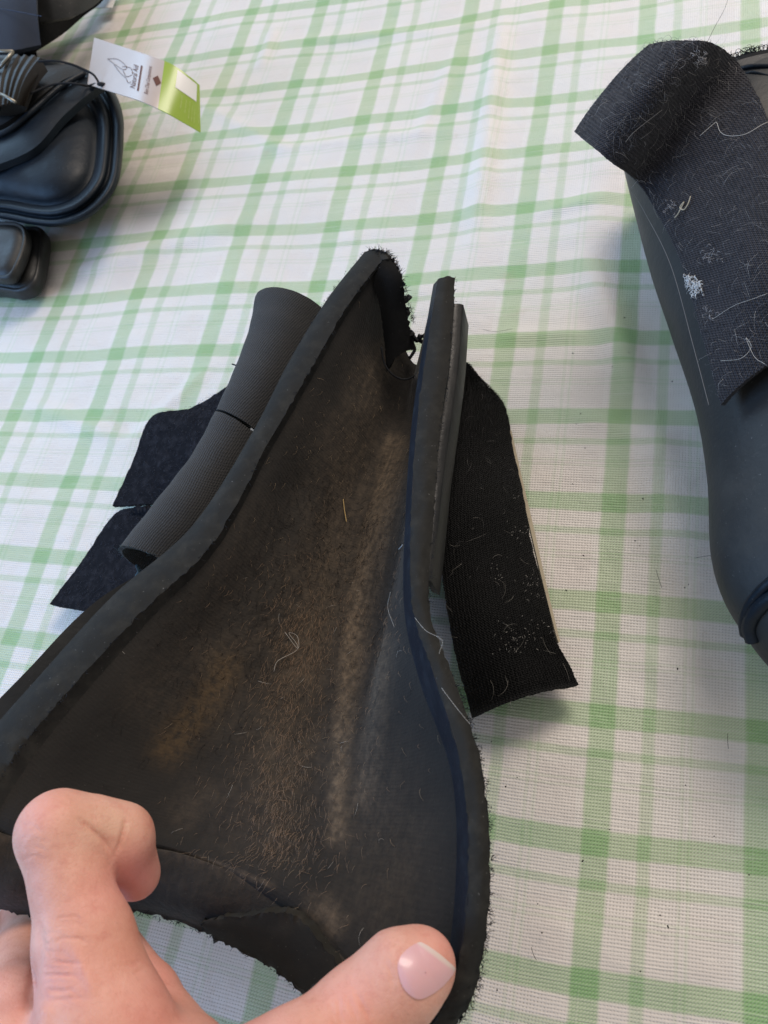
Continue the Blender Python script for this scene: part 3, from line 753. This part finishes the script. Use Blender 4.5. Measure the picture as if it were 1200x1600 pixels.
# upper strap band across the boot
bandA = [(-60, 215, .043), (0, 196, .043), (45, 165, .043), (90, 130, .041), (128, 112, .038)]
bandB = [(-60, 130, .043), (0, 128, .044), (30, 112, .044), (60, 104, .042), (100, 100, .038)]
slab('strap', ribbon(bandA, bandB, 40, 16, lift=.002), .0035, MAT_SHELL, bootL, dirv=(0, 0, -1))
tubes('strap_piping', [cr(np.array([at(*p) for p in [(-60, 222, .0425), (5, 208, .0435), (48, 176, .0435), (92, 138, .041), (132, 114, .037)]]), 40)], .0016, MAT_SHELL_BLUE, bootL, 10, False)
bandC = [(-60, 275, .039), (0, 256, .0395), (55, 230, .0395), (100, 180, .038), (150, 138, .034), (170, 130, .030)]
bandD = [(-60, 225, .041), (5, 214, .0415), (52, 182, .0415), (95, 144, .039), (135, 120, .035), (150, 116, .030)]
slab('strap', ribbon(bandC, bandD, 40, 16, lift=.001), .004, MAT_SHELL_BLUE, bootL, dirv=(0, 0, -1))
# ribbed buckle
bq = [(-40, 85, .062), (62, 88, .058), (66, 116, .056), (28, 160, .054), (-40, 140, .058)]
ba = [(-50, 88, .055), (10, 86, .057), (62, 88, .056)]; bb = [(-55, 165, .053), (-5, 166, .053), (24, 160, .053)]
Gq = ribbon(ba, bb, 60, 40, lift=.002)
rid = .0006*np.sign(np.sin(np.linspace(0, 1, 60)*math.pi*16))*np.where(np.linspace(0, 1, 60) > .55, 1, 0)
Gq += up_normals(Gq)*rid[:, None, None]
slab('buckle', Gq, .008, MAT_BUCKLE, bootL)
fr = [(-40, 84, .0575), (24, 86, .0585), (4, 110, .0575), (-40, 118, .0575)]
w4 = [at(*p)+np.array([0, 0, .002]) for p in fr]
for a, b in zip(w4[:-1], w4[1:]):
    tubes('buckle_frame', [np.array([a, (a+b)/2, b])], .0010, MAT_METAL, bootL, 6, False)
tubes('buckle_frame', [np.array([at(-10, 142, .059), at(8, 150, .0585), at(24, 160, .0580)])], .0009, MAT_METAL, bootL, 6, False)
# strap end below
tgA = [(-80, 356, .012), (0, 352, .012), (40, 352, .012), (66, 358, .010), (64, 400, .010), (54, 440, .010), (30, 455, .009), (0, 452, .009), (-80, 440, .010)]
def blob(name, pts, th, mat, parent, lift=0, n=70):
    P_ = np.array(pts+pts[:3], float); q_ = cr(P_, n+1, np.linspace(0, (len(pts))/(len(P_)-1), n+1))[:n]
    w = np.array([at(*p) for p in q_]); c = w.mean(0)
    rings = []
    for s, dz in ((.97, -th), (1.0, -th*.8), (1.0, -th*.2), (.975, 0), (.93, th*.05), (.9, -th*.12), (.87, -th*.12), (.84, th*.02+lift*.3), (.6, lift*.7), (.3, lift), (.02, lift)):
        r_ = c+(w-c)*s; r_[:, 2] += dz; rings.append(r_)
    G = np.array(rings); k, m2 = G.shape[:2]
    o = obj(name, G.reshape(-1, 3), gfaces(k, m2, 0, False, True)+[tuple(range(m2)), tuple((k-1)*m2+j for j in range(m2))], mat, parent); fixn(o); return o
blob('strap_end', tgA, .008, MAT_SHELL, bootL)
tgB = [(-90, 350, .020), (0, 345, .020), (34, 350, .020), (40, 375, .019), (26, 415, .019), (10, 434, .018), (-30, 430, .018), (-90, 420, .018)]
blob('strap_end', tgB, .006, MAT_SHELL, bootL, .001)

# navy boot at the top left corner
bootN = thing('horse_boot', 'boot with stitched navy flap and black cuff, cut off in the top left corner', 'horse boot', at(30, 40, 0), 'horse boots on the table')
nA = [(-140, -60, .030), (-60, -70, .045), (20, -75, .050), (68, -60, .046)]
nB = [(-140, 90, .028), (-60, 84, .045), (10, 80, .048), (64, 70, .040)]
slab('navy_flap', ribbon(nA, nB, 50, 30, lift=.006), .003, MAT_NAVY, bootN)
st = []
lnn = rl([(-60, 8, .0525), (0, 14, .0545), (30, 19, .0535), (66, 26, .0495)])
for k in range(0, 29, 1): st.append(np.array([lnn[k], lnn[k]*.5+lnn[k+1]*.5+np.array([0, 0, .0003]), lnn[k]*.35+lnn[k+1]*.65]))
stuff(tubes('stitching', st, .0003, plain('navy_thread', (.05, .07, .12), .7), bootN, 4, False))
cA_ = [(-120, 70, .020), (0, 84, .020), (40, 84, .020), (60, 78, .018), (100, 52, .012), (130, 26, .010), (160, 2, .010), (180, -30, .010)]
cB_ = [(-120, -90, .040), (0, -90, .044), (40, -80, .044), (66, -70, .042), (90, -70, .040), (120, -75, .036), (150, -80, .030), (185, -80, .020)]
slab('cuff', ribbon(cA_, cB_, 60, 20, lift=.010), .010, MAT_FOAM_DARK, bootN)
cC = [(62, 34, .034), (90, 30, .032), (120, 24, .028), (146, 10, .022), (166, -8, .016)]
cD = [(62, -40, .046), (92, -44, .045), (122, -48, .040), (150, -50, .033), (174, -52, .024)]
slab('cuff_strap', ribbon(cC, cD, 40, 16, lift=.004), .004, MAT_SHELL, bootN)
# white card under the corner boot
wc = thing('paper_card', 'small white card poking out beside the corner boot', 'card', at(165, 0, 0))
MAT_CARD = plain('white_card', (.78, .76, .74), .4, .4, 0, .05)
slab('card', ribbon([(135, 12, .005), (175, 12, .004)], [(160, -20, .005), (188, -22, .004)], 6, 6), .0004, MAT_CARD, wc)

# ================================================================ HANG TAG
tag = thing('hang_tag', 'bent cream and green cardboard hang tag on a black cord', 'hang tag', at(225, 150, 0))
def mat_tag():
    q = NT('tag_print', .28, .5); uv = q.uv(); u, v, _ = q.sep(uv); ob = q.ob()
    edge_ = q.ramp(u, .536, .540)
    cream = q.mix(q.noise(ob, 120, 2), rgb(.54, .45, .40), rgb(.49, .41, .37))
    c = q.mix(edge_, cream, rgb(.30, .42, .05))
    q.base(c); return q.m
top = [(147, 58.5, .038), (190, 72.5, .044), (231, 86, .047), (268, 100, .044), (298, 121, .037), (312, 133, .031)]
bot = [(136.5, 131.5, .036), (178, 144.5, .042), (220, 158, .045), (258, 175, .040), (290, 193, .031), (313.5, 206.5, .023)]
tw_ = cr(np.array([at(*p) for p in top]), 50); bw_ = cr(np.array([at(*p) for p in bot]), 50)
# rounded corner on the green end
t = np.linspace(0, 1, 24)[None, :, None]
GT = tw_[:, None]*(1-t)+bw_[:, None]*t
NT_ = up_normals(GT)
q_uv = np.stack(np.meshgrid(np.linspace(0, 1, 50), np.linspace(0, 1, 24), indexing='ij'), -1)
nT, mT = 50, 24
Vt = np.concatenate([GT.reshape(-1, 3), (GT-NT_*.0005).reshape(-1, 3)]); k = nT*mT
ft = gfaces(nT, mT)+gfaces(nT, mT, k, True)
ring = list(range(mT))+[i*mT+mT-1 for i in range(1, nT)]+[(nT-1)*mT+j for j in range(mT-2, -1, -1)]+[i*mT for i in range(nT-2, 0, -1)]
for a, b in zip(ring, ring[1:]+ring[:1]): ft.append((b, a, a+k, b+k))
card = obj('card', Vt, ft, mat_tag(), tag, True, np.concatenate([q_uv.reshape(-1, 2)]*2)); fixn(card); sharp(card, 50)
def tag_pt(u, v, lift=.0002):
    fi = np.clip(u*49, 0, 48.999); fj = np.clip(v*23, 0, 22.999); i = int(fi); j = int(fj); a = fi-i; b = fj-j
    p = (GT[i, j]*(1-a)+GT[i+1, j]*a)*(1-b)+(GT[i, j+1]*(1-a)+GT[i+1, j+1]*a)*b
    return p+NT_[i, j]*lift
MAT_INK = plain('brown_ink', (.13, .05, .035), .5, .2, 0, .05)
MAT_PALEINK = plain('pale_green_ink', (.52, .60, .22), .5, .2, 0, .05)
tag_len = np.linalg.norm(np.diff(GT[:, 12], axis=0), axis=1).sum(); tag_wid = np.linalg.norm(GT[25, 0]-GT[25, -1])
def text_on_tag(body, u, v0, v1, size, mat, name='lettering', lift=.00025):
    """text running from v0 (start, bottom) to v1 along the card's short side, ascenders toward smaller u"""
    c = bpy.data.curves.new(name, 'FONT'); c.body = body; c.size = 1; c.resolution_u = 2
    to = bpy.data.objects.new('tmp', c); COL.objects.link(to); dg = bpy.context.evaluated_depsgraph_get(); dg.update()
    me = bpy.data.meshes.new_from_object(to.evaluated_get(dg)); bpy.data.objects.remove(to)
    vs = np.array([v.co[:] for v in me.vertices]); w = vs[:, 0].max(); pts = []
    for x, y, _ in vs:
        pts.append(tag_pt(u-size*y, v0+(v1-v0)*x/w, lift))
    return obj(name, pts, [tuple(p.vertices) for p in me.polygons], mat, card, False)
text_on_tag('Natural Aid', .345, .80, .30, .055, MAT_INK)
text_on_tag('Bien Chez Competences', .445, .82, .22, .042, MAT_INK)
def tag_quad(name, pts, mat, lift=.00022):
    n = 8; a = np.array(pts, float); G = []
    for i in range(n+1):
        for j in range(n+1):
            s, t_ = i/n, j/n
            p = (a[0]*(1-s)+a[1]*s)*(1-t_)+(a[3]*(1-s)+a[2]*s)*t_
            G.append(tag_pt(p[0], p[1], lift))
    return obj(name, G, gfaces(n+1, n+1), mat, card, True)
tag_quad('underline', [(.362, .27), (.374, .27), (.374, .82), (.362, .82)], MAT_INK)
tag_quad('emblem', [(.465, .45), (.50, .36), (.535, .48), (.50, .58)], MAT_INK)
logo = [[(.12, .36), (.19, .30), (.26, .40), (.24, .48), (.17, .42), (.12, .36)], [(.17, .44), (.22, .56), (.27, .64), (.29, .72), (.31, .68)], [(.23, .42), (.29, .40), (.31, .52), (.27, .60), (.24, .50)]]
tubes('horse_emblem', [cr(np.array([tag_pt(u, v, .0002) for u, v in l]), 24) for l in logo], .00011, MAT_INK, card, 4, False)
tag_quad('white_label', [(.66, .05), (.925, .05), (.925, .42), (.66, .42)], MAT_CARD)
for k, (u, a, b, s, tx) in enumerate([(.735, .78, .50, .026, 'Natural care'), (.785, .80, .52, .026, 'for horses'), (.830, .88, .50, .026, 'and riders, made'), (.870, .90, .55, .026, 'with comfort'), (.905, .90, .60, .026, 'and care')]):
    text_on_tag(tx, u, a, b, s, MAT_PALEINK)
text_on_tag('www.naturalaid', .975, .86, .22, .030, MAT_PALEINK)
cord1 = cr(np.array([at(60, 96, .056), at(85, 95, .054), at(110, 100, .050), at(130, 108, .046), at(145, 116, .0435), at(152, 125, .041), at(154, 129, .0400)]), 50)
cord2 = cr(np.array([at(-20, 172, .052), at(15, 160, .051), at(50, 145, .049), at(80, 133, .047), at(105, 130, .045), at(125, 132, .042), at(137, 134, .037), at(150, 131, .0375)]), 50)
tubes('cord', [cord1, cord2], .00065, MAT_THREAD, tag, 8, False)
kp = at(159, 132, .0405)
bm = bmesh.new(); bmesh.ops.create_icosphere(bm, subdivisions=3, radius=1)
vs = [kp+np.array(v.co[:])@np.array([R[0]*.0026+np.array([0, 0, -.0004]), -R[1]*.0013, -R[2]*.0012]) for v in bm.verts]
fs = [tuple(v.index for v in f.verts) for f in bm.faces]; bm.free()
o = obj('knot', vs, fs, MAT_THREAD, tag); fixn(o)

# ================================================================ HAND
def capsules():
    P = lambda px, py, d, r: (np.array([(px-600)/F*d, (py-800)/F*d, d]), r)
    index = [P(165, 1625, .165, .0140), P(132, 1470, .174, .0108), P(112, 1385, .179, .0088), P(92, 1301, .184, .0097), P(140, 1303, .187, .0084), P(187, 1309, .190, .0077), P(211, 1366, .1965, .0064)]
    middle = [P(20, 1690, .167, .0135), P(24, 1590, .185, .0108), P(42, 1500, .216, .0096), P(52, 1430, .243, .0092), P(90, 1350, .262, .0080)]
    ring_ = [P(-110, 1730, .175, .0125), P(-70, 1560, .205, .0095), P(-65, 1450, .242, .0082), P(-20, 1380, .262, .0075)]
    pinky = [P(-215, 1770, .185, .011), P(-170, 1600, .215, .0082), P(-130, 1500, .240, .0072), P(-70, 1440, .258, .0066)]
    thumb = [P(330, 1850, .150, .0175), P(455, 1700, .160, .0135), P(566, 1588, .171, .0102), P(630, 1526, .1735, .0094), P(661, 1505, .175, .0073)]
    palm = [[P(165, 1625, .165, .0140), P(200, 1950, .155, .021)], [P(20, 1690, .167, .0135), P(150, 1960, .157, .021)],
            [P(-110, 1730, .175, .0125), P(90, 1970, .162, .020)], [P(-215, 1770, .185, .011), P(40, 1980, .168, .019)],
            [P(330, 1850, .150, .0175), P(170, 1990, .155, .022)], [P(225, 1655, .170, .0090), P(450, 1745, .161, .0100)],
            [P(300, 1720, .162, .012), P(200, 1850, .158, .018)], [P(192, 1478, .200, .0050), P(236, 1552, .190, .0062), P(285, 1650, .175, .009)],
            [P(165, 1980, .155, .023), P(120, 2350, .155, .026)]]
    return index, middle, ring_, pinky, thumb, palm
idx, mid_, rin, pin, thu, pal = capsules()
allp = np.array([p for ch in [idx, mid_, rin, pin, thu]+pal for p, r in ch])
lo = allp.min(0)-.032; hi = allp.max(0)+.032
hi[1] = min(hi[1], (2150-800)/F*.155)
vox = .0009
dims = np.ceil((hi-lo)/vox).astype(int)
ax_ = [lo[i]+np.arange(dims[i])*vox for i in range(3)]
Q = np.stack(np.meshgrid(*ax_, indexing='ij'), -1).astype(np.float32)
def cap_sdf(Q, a, ra, b, rb):
    ab = (b-a).astype(np.float32); L2_ = float(ab@ab)
    t = np.clip(((Q-a.astype(np.float32))@ab)/L2_, 0, 1)
    d = Q-(a.astype(np.float32)+t[..., None]*ab)
    return np.sqrt((d*d).sum(-1))-(ra+(rb-ra)*t)
def smin(a, b, k):
    h = np.clip(.5+.5*(b-a)/k, 0, 1); return b*(1-h)+a*h-k*h*(1-h)
def chain(Q, ch, k=.003):
    out = None
    for (a, ra), (b, rb) in zip(ch[:-1], ch[1:]):
        s = cap_sdf(Q, a, ra, b, rb); out = s if out is None else smin(out, s, k)
    return out
def hand_sdf(Q):
    f1 = chain(Q, idx[:4], .002); f2 = chain(Q, idx[3:], .0032)
    f = smin(f1, f2, .0016)
    body = None
    for c in pal:
        s = chain(Q, c); body = s if body is None else smin(body, s, .006)
    body = smin(body, chain(Q, thu, .0045), .008)
    m2 = chain(Q, mid_); body = smin(body, m2, .004)
    body = smin(body, chain(Q, rin), .005); body = smin(body, chain(Q, pin), .005)
    out = smin(body, f, .0035)
    return out
CREASES = [([(118, 1274), (140, 1293), (163, 1315), (177, 1338)], 4.0, .00075), ([(197, 1276), (194, 1298), (187, 1320), (180, 1338)], 3.5, .00060), ([(150, 1296), (170, 1312), (180, 1326)], 7, .0003),
           ([(62, 1432), (62, 1480), (50, 1540), (38, 1590)], 8, .0008),
           ([(555, 1548), (566, 1570), (580, 1596)], 3.5, .00040), ([(528, 1552), (530, 1580), (535, 1610)], 3.5, .00032), ([(542, 1550), (550, 1574), (560, 1600)], 3, .00025), ([(516, 1560), (520, 1585), (526, 1605)], 3, .0002),
           ([(600, 1500), (612, 1520), (616, 1545)], 5, .0002), ([(110, 1470), (135, 1520), (150, 1560)], 10, -.0005), ([(78, 1560), (70, 1600), (75, 1660)], 12, -.0010),
           ([(225, 1500), (200, 1508), (180, 1506)], 3, .0002), ([(230, 1512), (205, 1522)], 3, .0002)]
_r = np.random.default_rng(11)
for k in range(17):
    y = 1438+k*8.2+_r.normal(0, 2); x0 = 74+_r.normal(0, 6); L_ = _r.uniform(30, 64); b = _r.normal(-4, 2.5)
    CREASES.append(([(x0, y+_r.normal(0, 2)), (x0+L_*.3, y+b), (x0+L_*.7, y+b+_r.normal(0, 2)), (x0+L_, y+_r.normal(2, 2))], _r.uniform(2.2, 3.4), _r.uniform(.00012, .00032)))
for k in range(7):
    y = 1292+k*8+_r.normal(0, 2); x0 = 36+_r.normal(0, 4); L_ = _r.uniform(26, 44)
    CREASES.append(([(x0, y+3), (x0+L_*.5, y-3+_r.normal(0, 1.5)), (x0+L_, y+_r.normal(2, 2))], 2.6, _r.uniform(.00008, .00016)))
SD = hand_sdf(Q)
def surface_nets(D):
    nx, ny, nz = D.shape; ins = D < 0
    c = [D[i:nx-1+i, j:ny-1+j, k:nz-1+k] for i in (0, 1) for j in (0, 1) for k in (0, 1)]
    s = sum((x < 0).astype(np.int8) for x in c); act = (s > 0) & (s < 8)
    I = np.argwhere(act); idm = np.full(act.shape, -1, int); idm[act] = np.arange(len(I))
    acc = np.zeros((len(I), 3)); cnt = np.zeros(len(I))
    cv = np.stack([x[act] for x in c], 1); offs = np.array([(i, j, k) for i in (0, 1) for j in (0, 1) for k in (0, 1)])
    for a in range(8):
        for b in range(a+1, 8):
            if np.abs(offs[a]-offs[b]).sum() != 1: continue
            va, vb = cv[:, a], cv[:, b]; cross = (va < 0) != (vb < 0)
            t = np.where(cross, va/(va-vb+1e-20), 0)
            acc += np.where(cross[:, None], offs[a]+t[:, None]*(offs[b]-offs[a]), 0); cnt += cross
    V = I+acc/cnt[:, None]; Fq = []
    for axn in range(3):
        o1, o2 = [(1, 2), (2, 0), (0, 1)][axn]
        sh = [slice(None)]*3; sh2 = [slice(None)]*3; sh[axn] = slice(0, -1); sh2[axn] = slice(1, None)
        cr_ = ins[tuple(sh)] != ins[tuple(sh2)]; E_ = np.argwhere(cr_)
        E_ = E_[(E_[:, o1] > 0) & (E_[:, o2] > 0) & (E_[:, o1] < D.shape[o1]-1) & (E_[:, o2] < D.shape[o2]-1)]
        d1 = np.zeros(3, int); d1[o1] = 1; d2 = np.zeros(3, int); d2[o2] = 1
        q0 = idm[tuple(E_.T)]; q1 = idm[tuple((E_-d1).T)]; q2 = idm[tuple((E_-d1-d2).T)]; q3 = idm[tuple((E_-d2).T)]
        fl = ins[tuple(E_.T)]; qq = np.stack([q0, q1, q2, q3], 1); qq[fl] = qq[fl][:, ::-1]; Fq.append(qq)
    return V, np.concatenate(Fq)
SD[:, -1, :] = np.maximum(SD[:, -1, :], .0005); SD[:, 0, :] = .001
HV, HF = surface_nets(SD)
HV = lo+HV*vox
# one light relaxation
deg = np.zeros(len(HV)); acc = np.zeros_like(HV)
for a in range(4):
    i, j = HF[:, a], HF[:, (a+1) % 4]
    np.add.at(acc, i, HV[j]); np.add.at(acc, j, HV[i]); np.add.at(deg, i, 1); np.add.at(deg, j, 1)
HV = HV*.5+.5*acc/deg[:, None]
tm = bpy.data.meshes.new('tmp'); tm.from_pydata(HV.tolist(), [], HF.tolist()); tm.update()
tob = bpy.data.objects.new('tmp', tm); COL.objects.link(tob); sm_ = tob.modifiers.new('s', 'SUBSURF'); sm_.levels = 1
dg = bpy.context.evaluated_depsgraph_get(); dg.update(); te = bpy.data.meshes.new_from_object(tob.evaluated_get(dg)); bpy.data.objects.remove(tob)
HV = np.zeros(len(te.vertices)*3); te.vertices.foreach_get('co', HV); HV = HV.reshape(-1, 3)
HN = np.zeros(len(te.vertices)*3); te.vertices.foreach_get('normal', HN); HN = HN.reshape(-1, 3)
HF = np.zeros(len(te.polygons)*4, int); te.loops.foreach_get('vertex_index', HF); HF = HF.reshape(-1, 4)
facing = (HN*HV).sum(1)
if (facing[HV[:, 2] < np.median(HV[:, 2])] > 0).mean() > .5: HN = -HN; facing = -facing
pq = np.stack([F*HV[:, 0]/HV[:, 2]+600, F*HV[:, 1]/HV[:, 2]+800], 1)
for line, w, amp in CREASES:
    d = np.full(len(pq), 1e9); tp = np.zeros(len(pq)); L_ = np.array(line, float); ns = len(L_)-1
    for q_ in range(ns):
        a, b = L_[q_], L_[q_+1]; ab = b-a; t = np.clip(((pq-a)@ab)/(ab@ab), 0, 1); dd = np.linalg.norm(pq-(a+t[:, None]*ab), axis=1)
        m_ = dd < d; d[m_] = dd[m_]; tp[m_] = (q_+t[m_])/ns
    env = np.clip(np.minimum(tp, 1-tp)/.25, .15, 1)
    HV = HV-HN*(amp*env*np.exp(-(d/w)**2)*(facing < 0)*(HV[:, 2] < .2015))[:, None]
pxy = np.stack([F*HV[:, 0]/HV[:, 2]+600, F*HV[:, 1]/HV[:, 2]+800], 1)
def g2(c, w): return np.exp(-((pxy-np.array(c))**2).sum(1)/w**2)
red = np.clip(1.0*g2((216, 1368), 42)+.45*g2((105, 1515), 50)+.5*g2((235, 1600), 80)+.55*g2((700, 1478), 40)+.5*g2((545, 1560), 40)+.35*g2((20, 1560), 60)+.35*g2((260, 1520), 40)+.4*g2((60, 1270), 40)+.35*g2((150, 1400), 45)+.4*g2((430, 1640), 80), 0, 1)
pale = np.clip(.7*g2((150, 1290), 45)+.6*g2((190, 1290), 30), 0, 1)*(1-red)
HW = CAM+HV@R
def mat_skin():
    q = NT('skin', .55, .35); ob = q.ob(); r_ = q.attr('red'); p_ = q.attr('pale')
    mott = q.noise(ob, 90, 4, .6)
    c = q.mix(q.ramp(mott, .3, .7), rgb(.70, .325, .235), rgb(.79, .42, .32))
    c = q.mix(q.math('MULTIPLY', r_, .75), c, rgb(.82, .33, .29)); c = q.mix(q.math('MULTIPLY', p_, .5), c, rgb(.74, .50, .35))
    q.base(c)
    fine = q.noise(ob, 260, 5, .7); c = q.mix(q.math('MULTIPLY', q.ramp(fine, .48, .72), .38), c, rgb(.62, .22, .17))
    spots = q.ramp(q.noise(ob, 700, 2, .5), .66, .74); c = q.mix(q.math('MULTIPLY', spots, .18), c, rgb(.45, .22, .14)); q.base(c)
    vo = q.n('ShaderNodeTexVoronoi'); vo.feature = 'DISTANCE_TO_EDGE'; vo.inputs['Scale'].default_value = 900; q.link(ob, vo.inputs['Vector'])
    mp = q.n('ShaderNodeMapping'); mp.inputs['Scale'].default_value = (250, 900, 900); mp.inputs['Rotation'].default_value = (0, 0, .6); q.link(ob, mp.inputs['Vector'])
    nb = q.bump(q.ramp(vo.outputs['Distance'], 0, .12), .25, .00018); nb = q.bump(q.noise(mp.outputs[0], 1, 3, .6), .25, .0003, nb); nb = q.bump(q.noise(ob, 330, 4, .6), .25, .0007, nb); q.normal(nb)
    q.setin(q.b.inputs['Roughness'], q.math('ADD', .38, q.math('MULTIPLY', fine, .3)))
    q.b.inputs['Subsurface Weight'].default_value = .15; q.b.inputs['Subsurface Radius'].default_value = (.004, .0015, .0008)
    q.b.inputs['Subsurface Scale'].default_value = 1.0
    return q.m
hand = thing('person', 'bare left hand gripping the open boot, index finger curled over its lip', 'person', atd(200, 1800, .16))
skin = obj('body', HW, [tuple(f) for f in HF], mat_skin(), hand, True, None, {'red': red, 'pale': pale}); fixn(skin)
# thumbnail, moulded on the thumb
nail_o = [(621.7, 1506.7), (626.7, 1493), (640, 1480), (649, 1475), (656.7, 1472), (665, 1475.5), (676.7, 1483), (690, 1493), (700, 1501.7), (708, 1508.5), (711.7, 1513.5), (709.5, 1520), (705, 1526.7), (690, 1543), (673, 1555), (656.7, 1561.2), (643, 1556.7), (630, 1543), (623, 1523)]
P_ = np.array(nail_o+nail_o[:3]); nail_c = cr(P_, 73, np.linspace(0, len(nail_o)/(len(P_)-1), 73))
NG = np.array([665, 1518.])+(nail_c[None]-np.array([665, 1518.]))*np.linspace(1, .02, 16)[:, None, None]
ray = np.concatenate([(NG-np.array([600, 800.]))/F, np.ones(NG.shape[:2]+(1,))], -1); dl = np.full(NG.shape[:2], .155)
def thumb_sdf(q_): return chain(q_.astype(np.float32), thu, .0045)
for _ in range(60):
    q_ = ray*dl[..., None]; s_ = thumb_sdf(q_)
    dl = dl+np.clip(s_, -.002, .002)*.8
dl = np.minimum(dl, .1775)
NW = CAM+(ray*(dl-.00022)[..., None])@R
tn = np.linspace(0, 1, 16); NW = NW-(R[2]*.0004)*(np.sin(np.pi/2*tn)[:, None, None])
def mat_nail():
    q = NT('nail', .34, .45); uv = q.uv(); u, v, _ = q.sep(uv)
    tip = q.attr('tip'); c = q.mix(tip, rgb(.76, .42, .43), rgb(.76, .58, .52)); q.base(c)
    q.b.inputs['Coat Weight'].default_value = .2; q.b.inputs['Subsurface Weight'].default_value = .1; q.b.inputs['Subsurface Scale'].default_value = .002
    return q.m
e0 = np.array([657., 1472]); en = np.array([.60, -.80]); tipw = np.clip(1-(-((NG-e0)@np.array([.598, -.801]))-2.5)/3.5, 0, 1)
slab('nail', NW, .0004, mat_nail(), skin, {'tip': tipw})

# ---------------------------------------------------------------- specks and hairs fallen on the cloth
sp = []
for k in range(46):
    x, y = rng.uniform(730, 1190), rng.uniform(480, 1590)
    p = at(x, y, .0006); sp.append(np.array([p, p+rng.normal(0, .0003, 3)*np.array([1, 1, .2])]))
o = tubes('dark_specks', sp, .00022, MAT_HAIR_DARK, cloth, 5, False); stuff(o)
hl = [rl([(1105, 66, .088), (1118, 40, .06), (1132, 14, .03), (1140, -10, .003)])]
for pts in ([(838, 1500), (833, 1490), (830, 1480)], [(1138, 1170), (1137, 1158), (1137, 1146)], [(1034, 918), (1028, 900), (1025, 890)], [(1085, 872), (1110, 868), (1140, 866)], [(755, 515), (775, 518), (800, 514)]):
    hl.append(rl([(x, y, .0012) for x, y in pts]))
o = tubes('fallen_hair', hl, .00008, MAT_HAIR_DARK, cloth, 4, False); stuff(o)
